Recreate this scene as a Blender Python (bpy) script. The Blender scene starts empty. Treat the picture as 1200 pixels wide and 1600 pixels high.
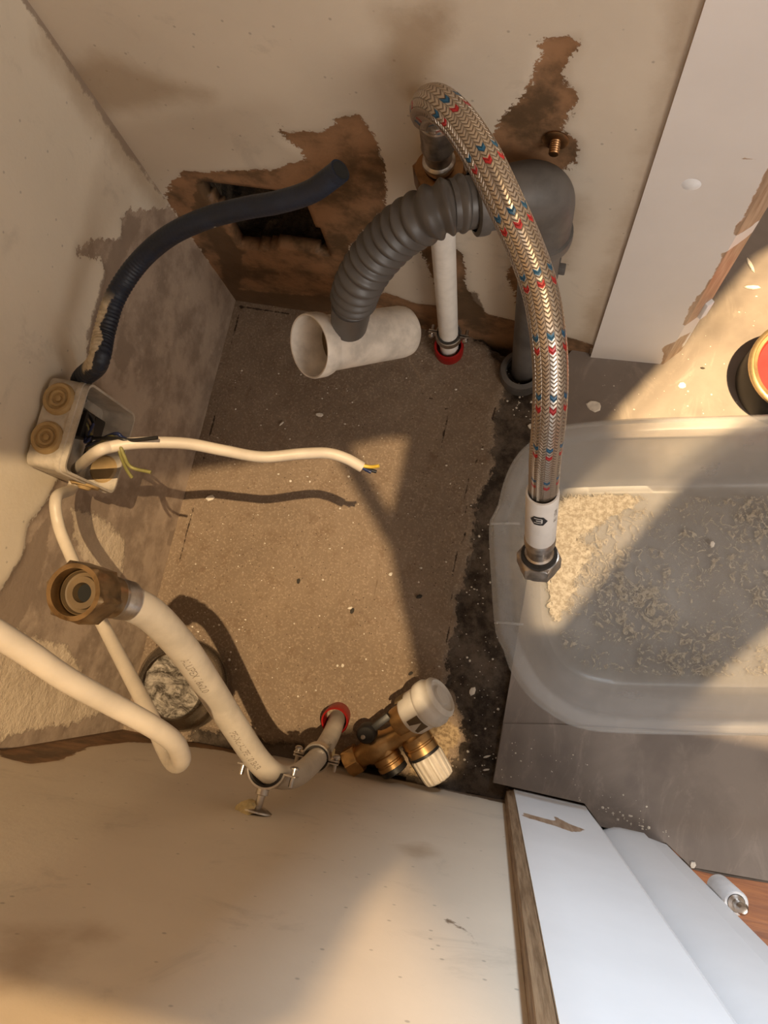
import bpy, bmesh, math, random
from mathutils import Vector, Matrix
from mathutils.geometry import tessellate_polygon
random.seed(7)
SC = bpy.context.scene
COL = SC.collection
PI = math.pi

# ------------------------------------------------------------------ camera
F = 1200.0; CH = 0.8                                    # focal length in pixels (1200x1600), camera height in metres
dn = Vector((166, -243, -F)).normalized(); ZC = -dn     # world down, seen in camera coordinates
def r0(x, y): return Vector((x-600, 800-y, -F))
def _fl(x, y):
    r = r0(x, y); return r/r.dot(dn)*CH
XC = (_fl(920, 556)-_fl(370, 472)); XC -= XC.dot(ZC)*ZC; XC.normalize(); YC = ZC.cross(XC)
M = Matrix((XC, YC, ZC)); CAMP = Vector((0, 0, CH))
cd = bpy.data.cameras.new('camera'); cam = bpy.data.objects.new('camera', cd); COL.objects.link(cam)
cd.sensor_fit = 'VERTICAL'; cd.sensor_height = 36; cd.lens = 36*F/1600; cd.clip_start = 0.01
cam.matrix_world = Matrix.Translation(CAMP) @ M.to_4x4()
SC.camera = cam
# ------------------------------------------------------------------ light
SC.view_settings.view_transform = 'Standard'; SC.view_settings.look = 'None'
SC.view_settings.gamma = 1; SC.view_settings.use_curve_mapping = False
SC.view_settings.exposure = 0.0
w = bpy.data.worlds.new('world'); SC.world = w; w.use_nodes = True
w.node_tree.nodes['Background'].inputs[0].default_value = (1.0, 0.76, 0.555, 1)
w.node_tree.nodes['Background'].inputs[1].default_value = 0.50
def lamp(name, kind, loc, target, energy, color, size=0.1, **kw):
    l = bpy.data.lights.new(name, kind); l.energy = energy; l.color = color
    if kind == 'AREA': l.size = size
    else: l.shadow_soft_size = size
    for k, v in kw.items(): setattr(l, k, v)
    o = bpy.data.objects.new(name, l); COL.objects.link(o); o.location = loc
    o.rotation_euler = (Vector(target)-Vector(loc)).to_track_quat('-Z', 'Y').to_euler()
    return o
LA = Vector((0.62, 0.02, 3.0)); LC = Vector((0.52, 1.5, 2.1))
lamp('overhead_spot', 'SPOT', LA, (0.0, 0.05, 0), 450, (1.0, 0.72, 0.41), 0.008, spot_size=math.radians(45), spot_blend=0.3)
lamp('kitchen_spot', 'SPOT', LC, (-0.05, -0.1, 0.4), 165, (1.0, 0.64, 0.30), 0.02, spot_size=math.radians(50), spot_blend=0.3)
lamp('overhead_spot', 'SPOT', LA+Vector((0.03, 0.01, 0)), (0.25, 0.43, 0), 1350, (1.0, 0.71, 0.37), 0.008, spot_size=math.radians(9.5), spot_blend=0.35)  # second spot added beside the first, narrow beam brightening only the vinyl patch
lamp('frame_fill', 'AREA', (0.25, 0.76, 0.86), (0.16, -0.1, 0.74), 4.2, (0.74, 0.87, 1.0), 0.12, spread=math.radians(100))  # small cool lamp added to bring daylight onto the white door frame
lamp('post_fill', 'AREA', (1.1, -0.7, 1.2), (0.1, 0.3, 0.3), 13, (1.0, 0.92, 0.84), 0.6)  # soft fill added to lift the post, vinyl and back wall's right part

# ------------------------------------------------------------------ projection helpers: a ray met with a real plane or distance
def ray(x, y): return M @ r0(x, y)
def onz(x, y, z=0.0):
    r = ray(x, y); return CAMP + r*((z-CH)/r.z)
def onp(x, y, pl):
    r = ray(x, y); return CAMP + r*((pl[0]-CAMP).dot(pl[1])/r.dot(pl[1]))
def D(x, y, d): return CAMP + ray(x, y)*(d/F)
def plane(a, b):
    d = (b-a).normalized(); return (a, Vector((d.y, -d.x, 0)))
BL = onz(370, 472); BR = onz(920, 556); LF = onz(195, 1137); FR = onz(800, 1255)
PB = plane(BL, BR); PL = plane(LF, BL); PF = plane(LF, FR)
# ------------------------------------------------------------------ materials
class NT:
    def __init__(s, name):
        s.m = bpy.data.materials.new(name); s.m.use_nodes = True; s.t = s.m.node_tree; s.n = s.t.nodes; s.l = s.t.links
        s.b = s.n['Principled BSDF']
    def new(s, ty, **kw):
        n = s.n.new(ty)
        for k, v in kw.items(): setattr(n, k, v)
        return n
    def val(s, sock, v):
        if hasattr(v, 'is_linked') or isinstance(v, bpy.types.NodeSocket): s.l.new(v, sock)
        else:
            if isinstance(v, tuple) and len(v) == 3 and sock.type == 'RGBA': v = v+(1,)
            sock.default_value = v
    def math(s, op, a, b=None, c=None, clamp=False):
        n = s.new('ShaderNodeMath', operation=op, use_clamp=clamp); s.val(n.inputs[0], a)
        if b is not None: s.val(n.inputs[1], b)
        if c is not None: s.val(n.inputs[2], c)
        return n.outputs[0]
    def noise(s, scale, detail=4, rough=0.6, vec=None, dist=0.0):
        n = s.new('ShaderNodeTexNoise'); n.inputs['Scale'].default_value = scale; n.inputs['Detail'].default_value = detail
        n.inputs['Roughness'].default_value = rough; n.inputs['Distortion'].default_value = dist
        s.l.new(vec if vec else s.obj(), n.inputs['Vector']); return n.outputs['Fac']
    def vor(s, scale, vec=None, feat='F1'):
        n = s.new('ShaderNodeTexVoronoi', feature=feat); n.inputs['Scale'].default_value = scale
        s.l.new(vec if vec else s.obj(), n.inputs['Vector']); return n
    def obj(s):
        if not hasattr(s, '_o'): s._o = s.new('ShaderNodeTexCoord').outputs['Object']
        return s._o
    def gen(s, name='Object'): return s.new('ShaderNodeTexCoord').outputs[name]
    def scaled(s, v):
        n = s.new('ShaderNodeMapping'); n.inputs['Scale'].default_value = v; s.l.new(s.obj(), n.inputs['Vector']); return n.outputs[0]
    def step(s, x, a, b):
        n = s.new('ShaderNodeMapRange', interpolation_type='SMOOTHSTEP'); s.val(n.inputs[0], x)
        n.inputs[1].default_value = a; n.inputs[2].default_value = b; return n.outputs[0]
    def mix(s, f, a, b):
        n = s.new('ShaderNodeMix', data_type='RGBA'); s.val(n.inputs[0], f); s.val(n.inputs[6], a); s.val(n.inputs[7], b); return n.outputs[2]
    def ramp(s, x, a, b, ca, cb): return s.mix(s.step(x, a, b), ca, cb)
    def attr(s, name): return s.new('ShaderNodeAttribute', attribute_name=name).outputs['Fac']
    def bump(s, h, strength=0.3, dist=0.002, normal=None):
        n = s.new('ShaderNodeBump'); n.inputs['Strength'].default_value = strength; n.inputs['Distance'].default_value = dist
        s.l.new(h, n.inputs['Height'])
        if normal: s.l.new(normal, n.inputs['Normal'])
        s.l.new(n.outputs[0], s.b.inputs['Normal']); return n.outputs[0]
    def set(s, **kw):
        for k, v in kw.items(): s.val(s.b.inputs[k.replace('_', ' ')], v)
        return s

def simple(name, col, rough=0.5, metal=0.0, var=0.15, scale=60, bump=0.1, dist=0.0006, spec=0.5):
    t = NT(name); n = t.noise(scale, 5)
    dark = tuple(c*(1-var*2) for c in col)
    t.set(Base_Color=t.ramp(n, 0.3, 0.62, dark, col), Roughness=rough, Metallic=metal)
    t.b.inputs['Specular IOR Level'].default_value = spec
    if bump: t.bump(t.noise(scale*3, 3), bump, dist)
    return t.m
MAT = {}
MAT['white_plastic'] = simple('white_plastic', (0.56, 0.50, 0.42), 0.42, var=0.10, scale=45)
MAT['pvc'] = simple('aged_white_pvc', (0.78, 0.71, 0.62), 0.45, var=0.16, scale=38)
MAT['box_plastic'] = simple('dusty_white_box', (0.50, 0.44, 0.36), 0.55, var=0.17, scale=70, bump=0.3)
MAT['grommet'] = simple('yellowed_rubber', (0.40, 0.27, 0.12), 0.6, var=0.1)
MAT['cable'] = simple('cable_sheath', (0.56, 0.49, 0.40), 0.45, var=0.08, scale=30)
MAT['grey_pipe'] = simple('grey_pp_pipe', (0.088, 0.080, 0.074), 0.42, var=0.09, scale=30)
MAT['grey_dusty'] = simple('dusty_grey_pipe', (0.110, 0.101, 0.094), 0.55, var=0.22, scale=28)
MAT['chrome'] = simple('zinc_steel', (0.62, 0.58, 0.54), 0.28, 1.0, var=0.12, scale=90)
MAT['dull_metal'] = simple('dull_nickel', (0.55, 0.49, 0.43), 0.34, 1.0, var=0.22, scale=120)
MAT['brass'] = simple('brass', (0.58, 0.37, 0.17), 0.40, 1.0, var=0.14, scale=70)
MAT['brass_dark'] = simple('tarnished_brass', (0.34, 0.19, 0.09), 0.38, 1.0, var=0.25, scale=90)
MAT['brown_washer'] = simple('brown_washer', (0.13, 0.085, 0.04), 0.6, var=0.15)
MAT['black'] = simple('black_plastic', (0.012, 0.011, 0.011), 0.45)
MAT['dark_hole'] = simple('dark_bore', (0.01, 0.01, 0.009), 0.9)
MAT['rubber'] = simple('black_rubber', (0.03, 0.026, 0.022), 0.8, bump=0.6, scale=200)
MAT['clean_white'] = simple('clean_white_plastic', (0.80, 0.76, 0.70), 0.4, var=0.06)
MAT['red'] = simple('red_sleeve', (0.30, 0.006, 0.005), 0.42, var=0.1)
MAT['yellow_tape'] = simple('yellowed_foam', (0.72, 0.58, 0.30), 0.7, var=0.15, scale=150, bump=0.5)
MAT['blue_wire'] = simple('blue_wire', (0.010, 0.022, 0.09), 0.4)
MAT['yellow_wire'] = simple('yellow_wire', (0.72, 0.50, 0.06), 0.4)
MAT['olive_wire'] = simple('green_yellow_wire', (0.22, 0.20, 0.06), 0.5)
MAT['paint_white'] = None
MAT['label'] = simple('paper_label', (0.70, 0.66, 0.61), 0.5, var=0.04)
MAT['ink'] = simple('black_ink', (0.02, 0.018, 0.018), 0.6, bump=0)
MAT['grey_ink'] = simple('grey_print', (0.27, 0.225, 0.18), 0.6, bump=0)
MAT['chip'] = simple('plaster_chip', (0.72, 0.66, 0.57), 0.8, var=0.1, scale=200)
MAT['chip_dark'] = simple('dark_chip', (0.035, 0.028, 0.02), 0.8)
MAT['gold'] = simple('gold_lacquer', (0.72, 0.52, 0.26), 0.3, 0.9)
MAT['tin_red'] = simple('red_tin', (0.45, 0.02, 0.02), 0.35)
MAT['blue_chip'] = simple('blue_scrap', (0.02, 0.06, 0.14), 0.6)

MAT['raw_wood'] = None
MAT['white_gloss'] = simple('white_gloss_paint', (0.80, 0.81, 0.83), 0.4, var=0.05)
MAT['nut_brass'] = simple('brown_brass_nut', (0.36, 0.245, 0.13), 0.36, 1.0, var=0.22, scale=120)

def painted(name, col, chipcol, rough=0.45):
    t = NT(name); n = t.noise(9, 5); n2 = t.noise(60, 4)
    c = t.ramp(n, 0.3, 0.7, tuple(v*0.93 for v in col), col)
    ed = t.attr('wear')
    m = t.step(t.math('ADD', ed, t.math('MULTIPLY', t.math('SUBTRACT', n2, 0.5), 0.010)), 0.0006, -0.0006)
    wood = t.ramp(t.noise(8, 4, vec=t.scaled((30, 30, 3))), 0.3, 0.7, (0.28, 0.17, 0.10), (0.46, 0.33, 0.23))
    t.set(Base_Color=t.mix(m, c, wood), Roughness=rough)
    t.bump(t.math('ADD', t.math('MULTIPLY', t.noise(25, 3), 0.6), t.math('MULTIPLY', m, -1.5)), 0.25, 0.002)
    return t.m
MAT['paint_white'] = painted('cool_white_gloss', (0.80, 0.81, 0.83), None)
MAT['paint_post'] = painted('off_white_gloss', (0.70, 0.655, 0.62), None)
t = NT('raw_wood'); n = t.noise(6, 6, vec=t.scaled((60, 60, 4)))
t.set(Base_Color=t.ramp(n, 0.3, 0.7, (0.17, 0.105, 0.055), (0.36, 0.25, 0.15)), Roughness=0.75); t.bump(n, 0.5, 0.002); MAT['raw_wood'] = t.m

def wall_mat(name, paint, under, dark):
    """painted plaster with ragged places where the skin came off (attribute 'peel' = signed distance, metres)"""
    t = NT(name); big = t.noise(4.5, 5, 0.6); mid = t.noise(28, 6, 0.65); fine = t.noise(160, 4, 0.7); rag = t.noise(75, 7, 0.75)
    p = t.mix(t.step(big, 0.35, 0.65), tuple(c*0.90 for c in paint), paint)
    blot = t.noise(16, 6, 0.7, dist=0.6)
    p = t.mix(t.math('MULTIPLY', t.step(blot, 0.56, 0.70), 0.42), p, tuple(c*0.66 for c in paint))
    scr = t.noise(30, 5, 0.8, vec=t.scaled((1.0, 1.0, 0.3)), dist=1.2)
    p = t.mix(t.math('MULTIPLY', t.step(scr, 0.70, 0.76), 0.55), p, tuple(c*0.42 for c in paint))
    sp = t.vor(75)
    p = t.mix(t.math('MULTIPLY', t.step(sp.outputs['Distance'], 0.10, 0.04), 0.5), p, tuple(c*0.3 for c in paint))
    u = t.mix(t.step(mid, 0.34, 0.62), dark, under)
    u = t.mix(t.math('MULTIPLY', t.step(t.noise(60, 6, 0.7), 0.55, 0.7), 0.5), u, tuple(c*1.25 for c in under))
    d = t.math('ADD', t.attr('peel'), t.math('MULTIPLY', t.math('SUBTRACT', rag, 0.5), 0.022))
    d = t.math('ADD', d, t.math('MULTIPLY', t.math('SUBTRACT', t.noise(300, 3), 0.5), 0.004))
    m = t.step(d, 0.0005, -0.0005)
    # soft stains in the paint (attribute 'stain')
    st = t.math('MULTIPLY', t.step(t.math('ADD', t.attr('stain'), t.math('MULTIPLY', t.math('SUBTRACT', mid, 0.5), 0.03)), 0.012, -0.012), 0.62)
    p = t.mix(st, p, tuple(c*k for c, k in zip(paint, (0.52, 0.42, 0.32))))
    dd = t.math('ADD', t.attr('dirt'), t.math('MULTIPLY', t.math('SUBTRACT', t.noise(110, 6, 0.8), 0.5), 0.018))
    dk = t.step(dd, 0.0015, -0.0015)
    c = t.mix(m, p, u)
    c = t.mix(t.math('MULTIPLY', dk, 0.85), c, dark)
    fm_ = t.step(t.math('ADD', t.attr('fill'), t.math('MULTIPLY', t.math('SUBTRACT', rag, 0.5), 0.03)), 0.002, -0.002)
    c = t.mix(fm_, c, t.ramp(mid, 0.35, 0.6, (0.60, 0.49, 0.36), (0.74, 0.62, 0.47)))
    t.set(Base_Color=c, Roughness=0.62)
    t.b.inputs['Specular IOR Level'].default_value = 0.35
    h = t.math('ADD', t.math('MULTIPLY', m, -1.2), t.math('ADD', t.math('MULTIPLY', fine, 0.15), t.math('MULTIPLY', mid, t.math('ADD', 0.35, t.math('MULTIPLY', m, 0.8)))))
    h = t.math('ADD', h, t.math('MULTIPLY', fm_, t.math('ADD', 0.8, t.math('MULTIPLY', t.noise(60, 6, 0.8), 3.0))))
    t.bump(h, 0.45, 0.0025)
    return t.m
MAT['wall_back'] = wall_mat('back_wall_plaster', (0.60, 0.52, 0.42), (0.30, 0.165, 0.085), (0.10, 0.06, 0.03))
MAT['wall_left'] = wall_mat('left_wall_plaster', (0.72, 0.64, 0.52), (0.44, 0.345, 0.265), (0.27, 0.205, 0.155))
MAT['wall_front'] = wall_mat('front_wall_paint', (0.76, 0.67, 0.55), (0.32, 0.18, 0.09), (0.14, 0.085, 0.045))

t = NT('concrete_floor'); big = t.noise(5, 6); mid = t.noise(42, 6, 0.7); fine = t.noise(420, 3, 0.7); pit = t.vor(150)
c = t.mix(t.step(big, 0.35, 0.65), (0.185, 0.136, 0.096), (0.24, 0.178, 0.125))
c = t.mix(t.math('MULTIPLY', t.step(mid, 0.5, 0.68), 0.45), c, (0.155, 0.10, 0.062))
c = t.mix(t.math('MULTIPLY', t.step(fine, 0.5, 0.66), 0.45), c, (0.42, 0.33, 0.24))
c = t.mix(t.math('MULTIPLY', t.step(t.noise(18, 5, 0.7, dist=1.0), 0.60, 0.68), 0.35), c, (0.13, 0.075, 0.045))
c = t.mix(t.step(pit.outputs['Distance'], 0.13, 0.07), c, (0.10, 0.07, 0.05))
low = t.step(t.math('ADD', t.attr('strip'), t.math('MULTIPLY', t.math('SUBTRACT', t.noise(90, 6, 0.8), 0.5), 0.030)), 0.001, -0.001)
grime = t.ramp(t.noise(35, 6, 0.75), 0.35, 0.62, (0.028, 0.020, 0.014), (0.115, 0.088, 0.066))
c = t.mix(low, c, grime)
sand = t.step(t.math('ADD', t.attr('sand'), t.math('MULTIPLY', t.math('SUBTRACT', t.noise(120, 5), 0.5), 0.02)), 0.002, -0.002)
c = t.mix(sand, c, t.ramp(t.noise(300, 4), 0.35, 0.65, (0.20, 0.14, 0.08), (0.40, 0.30, 0.18)))
ck = t.math('ADD', t.attr('crack'), t.math('MULTIPLY', t.math('SUBTRACT', t.noise(130, 5, 0.8), 0.5), 0.006))
ckm = t.step(t.math('ABSOLUTE', ck), 0.0011, 0.0003)
c = t.mix(ckm, c, (0.05, 0.033, 0.022))
sc_ = t.step(t.attr('scratch'), 0.0016, 0.0002)
c = t.mix(t.math('MULTIPLY', sc_, 0.6), c, (0.11, 0.07, 0.04))
spk = t.vor(170); c = t.mix(t.math('MULTIPLY', t.step(spk.outputs['Distance'], 0.12, 0.07), t.step(t.noise(25, 3), 0.60, 0.68)), c, (0.68, 0.60, 0.48))
t.set(Base_Color=c, Roughness=0.85)
t.b.inputs['Specular IOR Level'].default_value = 0.25
h = t.math('ADD', t.math('MULTIPLY', fine, 0.5), t.math('ADD', mid, t.math('MULTIPLY', low, t.math('SUBTRACT', t.noise(90, 6, 0.8), 1.5))))
h = t.math('SUBTRACT', h, ckm); t.bump(h, 0.6, 0.003); MAT['concrete'] = t.m

t = NT('grey_vinyl'); big = t.noise(6, 6, 0.6, dist=1.5); sm = t.noise(22, 6, 0.75, vec=t.scaled((1, 0.45, 1)), dist=2.0)
c = t.mix(t.step(big, 0.35, 0.65), (0.165, 0.135, 0.115), (0.215, 0.178, 0.152))
c = t.mix(t.math('MULTIPLY', t.step(sm, 0.5, 0.72), 0.5), c, (0.33, 0.28, 0.24))
c = t.mix(t.math('MULTIPLY', t.step(t.noise(8, 4), 0.55, 0.7), 0.5), c, (0.10, 0.08, 0.072))
t.set(Base_Color=c, Roughness=t.math('ADD', 0.38, t.math('MULTIPLY', sm, 0.35))); t.bump(t.noise(140, 4), 0.15, 0.001); MAT['vinyl'] = t.m
t = NT('vinyl_backing'); t.set(Base_Color=t.ramp(t.noise(30, 4), 0.3, 0.7, (0.06, 0.048, 0.04), (0.11, 0.09, 0.075)), Roughness=0.7); MAT['vinyl_dark'] = t.m

t = NT('orange_wood_floor'); g = t.noise(14, 8, 0.7, vec=t.scaled((1.0, 14, 1)), dist=0.8)
c = t.ramp(g, 0.3, 0.7, (0.20, 0.060, 0.018), (0.42, 0.155, 0.045))
t.set(Base_Color=c, Roughness=0.38); t.bump(g, 0.2, 0.001); MAT['wood'] = t.m
t = NT('rubble_cavity'); v = t.vor(40); n = t.noise(30, 6, 0.7)
t.set(Base_Color=t.ramp(n, 0.35, 0.65, (0.05, 0.034, 0.02), (0.20, 0.14, 0.085)), Roughness=0.95); t.bump(t.math('ADD', n, v.outputs['Distance']), 1.0, 0.02); MAT['cavity'] = t.m

# blue conduit with smeared plaster
t = NT('blue_conduit'); uv = t.gen('UV'); sx = t.new('ShaderNodeSeparateXYZ'); t.l.new(uv, sx.inputs[0])
n = t.noise(55, 6, 0.75); base = t.ramp(n, 0.3, 0.7, (0.003, 0.006, 0.014), (0.006, 0.013, 0.030))
lo = t.math('MULTIPLY', t.step(sx.outputs[1], 0.060, 0.070), t.step(sx.outputs[1], 0.135, 0.120))
side = t.step(t.math('ABSOLUTE', t.math('SUBTRACT', sx.outputs[0], 0.0)), 1.0, 1.0)
splat = t.math('MULTIPLY', lo, t.step(t.math('ADD', t.attr('smear_side'), t.math('MULTIPLY', t.math('SUBTRACT', n, 0.5), 1.6)), 0.30, 0.42))
sp2 = t.math('MULTIPLY', t.step(t.noise(38, 4, 0.6), 0.66, 0.69), t.step(sx.outputs[1], 0.16, 0.2))
mk = t.math('MAXIMUM', splat, sp2)
t.set(Base_Color=t.mix(mk, base, t.ramp(t.noise(150, 3), 0.3, 0.7, (0.36, 0.29, 0.19), (0.55, 0.46, 0.33))), Roughness=0.5); t.bump(n, 0.4, 0.002); MAT['conduit'] = t.m

# braided stainless hose
t = NT('steel_braid'); uv = t.gen('UV'); sx = t.new('ShaderNodeSeparateXYZ'); t.l.new(uv, sx.inputs[0])
u, v = sx.outputs[0], sx.outputs[1]
un = t.math('MULTIPLY', u, 14); tri = t.math('ABSOLUTE', t.math('SUBTRACT', t.math('FRACT', un), 0.5))
ph = t.math('ADD', t.math('DIVIDE', v, 0.0025), t.math('MULTIPLY', tri, 1.6))
str_ = t.math('ABSOLUTE', t.math('SUBTRACT', t.math('FRACT', ph), 0.5))       # 0..0.5
ridge = t.math('SUBTRACT', 1.0, t.math('MULTIPLY', str_, 2.0))
valley = t.step(ridge, 0.05, 0.45)
colv = t.step(t.math('MULTIPLY', tri, 2.0), 0.96, 0.8)
row = t.math('FRACT', t.math('DIVIDE', t.math('ADD', v, t.math('MULTIPLY', tri, 0.004)), 0.0345))
alt = t.math('GREATER_THAN', t.math('FRACT', t.math('MULTIPLY', u, 7)), 0.55)
blue = t.math('MULTIPLY', alt, t.math('MULTIPLY', t.step(row, 0.10, 0.11), t.step(row, 0.20, 0.19)))
red = t.math('MULTIPLY', alt, t.math('MULTIPLY', t.step(row, 0.30, 0.31), t.step(row, 0.41, 0.40)))
c = t.mix(valley, (0.27, 0.21, 0.16), (0.50, 0.425, 0.35))
c = t.mix(blue, c, (0.01, 0.08, 0.16)); c = t.mix(red, c, (0.36, 0.012, 0.012))
met = t.math('SUBTRACT', 1.0, t.math('MAXIMUM', blue, red))
t.set(Base_Color=c, Metallic=t.math('MULTIPLY', met, 0.9), Roughness=0.32)
t.bump(t.math('MULTIPLY', valley, colv), 0.9, 0.0012); MAT['braid'] = t.m

# clear and frosted plastics
t = NT('frosted_plastic')
n = t.noise(12, 5, 0.7)
t.set(Base_Color=(0.93, 0.93, 0.93), Roughness=0.22, IOR=1.35)
tr = t.new('ShaderNodeBsdfTransparent'); tr.inputs[0].default_value = (0.90, 0.90, 0.89, 1)
df = t.new('ShaderNodeBsdfTranslucent'); df.inputs[0].default_value = (0.85, 0.85, 0.85, 1)
m1 = t.new('ShaderNodeMixShader'); m1.inputs[0].default_value = 0.55
t.l.new(t.b.outputs[0], m1.inputs[1]); t.l.new(df.outputs[0], m1.inputs[2])
m2 = t.new('ShaderNodeMixShader'); t.l.new(t.math('ADD', 0.16, t.math('MULTIPLY', n, 0.16)), m2.inputs[0])
t.l.new(tr.outputs[0], m2.inputs[1]); t.l.new(m1.outputs[0], m2.inputs[2])
t.l.new(m2.outputs[0], t.n['Material Output'].inputs[0])
t.b.inputs['Specular IOR Level'].default_value = 1.0; MAT['frosted'] = t.m
t = NT('clear_tub_base'); t.set(Base_Color=(0.8, 0.8, 0.78), Roughness=0.25); tr = t.new('ShaderNodeBsdfTransparent'); tr.inputs[0].default_value = (0.93, 0.92, 0.90, 1); m2 = t.new('ShaderNodeMixShader')
t.l.new(t.math('ADD', 0.04, t.math('MULTIPLY', t.noise(14, 5), 0.22)), m2.inputs[0]); t.l.new(tr.outputs[0], m2.inputs[1]); t.l.new(t.b.outputs[0], m2.inputs[2]); t.l.new(m2.outputs[0], t.n['Material Output'].inputs[0]); MAT['clear_base'] = t.m
t = NT('clear_glass'); t.set(Base_Color=(0.95, 0.95, 0.94), Roughness=0.05, IOR=1.5)
fr = t.new('ShaderNodeLayerWeight'); fr.inputs[0].default_value = 0.35; gl = t.new('ShaderNodeBsdfGlossy'); gl.inputs['Roughness'].default_value = 0.06
tr = t.new('ShaderNodeBsdfTransparent'); tr.inputs[0].default_value = (0.95, 0.95, 0.94, 1); m2 = t.new('ShaderNodeMixShader')
t.l.new(t.math('ADD', 0.05, t.math('MULTIPLY', fr.outputs[0], 0.55)), m2.inputs[0]); t.l.new(tr.outputs[0], m2.inputs[1]); t.l.new(gl.outputs[0], m2.inputs[2]); t.l.new(m2.outputs[0], t.n['Material Output'].inputs[0]); MAT['glass'] = t.m
t = NT('silvery_sludge'); n = t.noise(65, 7, 0.7, vec=t.scaled((1, 1.6, 1)), dist=1.5)
t.set(Base_Color=t.ramp(n, 0.35, 0.65, (0.10, 0.08, 0.06), (0.62, 0.56, 0.48)), Roughness=0.25, Metallic=0.35); t.bump(n, 1.0, 0.006); MAT['sludge'] = t.m
# scum drying on the floor of the plastic box
t = NT('dried_scum'); n = t.noise(95, 8, 0.75, dist=1.6); patch = t.noise(8, 4, 0.6); at = t.attr('cake')
thr = t.math('SUBTRACT', 0.53, t.math('MULTIPLY', t.math('SUBTRACT', patch, 0.5), 0.45))
fl = t.step(t.math('SUBTRACT', n, thr), -0.005, 0.012)
cake = t.step(t.math('ADD', at, t.math('MULTIPLY', t.math('SUBTRACT', t.noise(90, 6, 0.75), 0.5), 0.03)), 0.002, -0.003)
mask = t.math('MULTIPLY', t.math('MAXIMUM', t.math('MULTIPLY', fl, 0.62), cake), t.step(t.math('ADD', t.attr('edge'), t.math('MULTIPLY', t.math('SUBTRACT', n, 0.5), 0.03)), -0.003, -0.006))
c = t.ramp(t.noise(260, 4, 0.7), 0.35, 0.65, (0.32, 0.26, 0.18), (0.54, 0.47, 0.36))
t.set(Base_Color=c, Roughness=0.7)
tr = t.new('ShaderNodeBsdfTransparent'); m2 = t.new('ShaderNodeMixShader'); t.l.new(mask, m2.inputs[0])
t.l.new(tr.outputs[0], m2.inputs[1]); t.l.new(t.b.outputs[0], m2.inputs[2]); t.l.new(m2.outputs[0], t.n['Material Output'].inputs[0])
t.bump(n, 0.5, 0.002); MAT['scum'] = t.m

# ------------------------------------------------------------------ mesh helpers
def add(name, bm, mat, parent=None, smooth=True):
    me = bpy.data.meshes.new(name)
    bm.normal_update(); bm.to_mesh(me); bm.free()
    if smooth:
        for p in me.polygons: p.use_smooth = True
        try: me.set_sharp_from_angle(angle=math.radians(38))
        except Exception: pass
    o = bpy.data.objects.new(name, me); COL.objects.link(o)
    if mat is not None: me.materials.append(MAT[mat] if isinstance(mat, str) else mat)
    if parent is not None:
        o.parent = parent; o.matrix_parent_inverse = Matrix.Translation(parent.location).inverted()
    return o
def thing(name, label, cat, loc=(0, 0, 0), group=None):
    o = bpy.data.objects.new(name, None); COL.objects.link(o); o.location = loc; o.empty_display_size = 0.02
    o['label'] = label; o['category'] = cat
    if group: o['group'] = group
    return o
def tag(o, label, cat, group=None):
    o['label'] = label; o['category'] = cat
    if group: o['group'] = group
    return o
def struct(o): o['kind'] = 'structure'; return o

def catmull(P, R, n=10):
    out, rad = [], []
    Q = [2*P[0]-P[1]]+list(P)+[2*P[-1]-P[-2]]; RR = [R[0]]+list(R)+[R[-1]]
    for i in range(1, len(Q)-2):
        for k in range(n):
            s = k/n; a, b, c, d = Q[i-1], Q[i], Q[i+1], Q[i+2]
            out.append(0.5*((2*b)+(c-a)*s+(2*a-5*b+4*c-d)*s*s+(3*b-a-3*c+d)*s**3)); rad.append(RR[i]*(1-s)+RR[i+1]*s)
    out.append(P[-1]); rad.append(R[-1]); return out, rad
def resample(P, R, step):
    L = [0]
    for i in range(1, len(P)): L.append(L[-1]+(P[i]-P[i-1]).length)
    n = max(2, int(L[-1]/step)); o, r, s = [], [], []; j = 0
    for k in range(n+1):
        d = L[-1]*k/n
        while j < len(L)-2 and L[j+1] < d: j += 1
        f = (d-L[j])/max(1e-9, L[j+1]-L[j]); o.append(P[j].lerp(P[j+1], f)); r.append(R[j]*(1-f)+R[j+1]*f); s.append(d)
    return o, r, s
def frames(P):
    T = [(P[min(i+1, len(P)-1)]-P[max(i-1, 0)]).normalized() for i in range(len(P))]
    n = T[0].orthogonal().normalized(); N = []
    for t_ in T:
        n = (n-t_*n.dot(t_)).normalized(); N.append(n)
    return T, N
def tube_bm(P, R, seg=20, capa=True, capb=True, bm=None):
    """sweep; uv = (angle, arc length)"""
    bm = bm or bmesh.new(); uvl = bm.loops.layers.uv.verify(); T, N = frames(P); rings = []; L = [0]
    for i in range(1, len(P)): L.append(L[-1]+(P[i]-P[i-1]).length)
    for p, r, t_, n in zip(P, R, T, N):
        b = t_.cross(n); rings.append([bm.verts.new(p+(n*math.cos(2*PI*k/seg)+b*math.sin(2*PI*k/seg))*r) for k in range(seg)])
    for i in range(len(P)-1):
        for k in range(seg):
            f = bm.faces.new((rings[i][k], rings[i][(k+1) % seg], rings[i+1][(k+1) % seg], rings[i+1][k]))
            for lp, (uu, vv) in zip(f.loops, ((k, i), (k+1, i), (k+1, i+1), (k, i+1))): lp[uvl].uv = (uu/seg, L[vv])
    if capa: bm.faces.new(rings[0][::-1])
    if capb: bm.faces.new(rings[-1])
    return bm
def tube(name, pts, rad, mat, parent=None, seg=20, n=10, step=None, caps=(True, True)):
    R = rad if isinstance(rad, (list, tuple)) else [rad]*len(pts)
    P, RR = catmull(pts, R, n)
    if step: P, RR, _ = resample(P, RR, step)
    return add(name, tube_bm(P, RR, seg, *caps), mat, parent)
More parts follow.
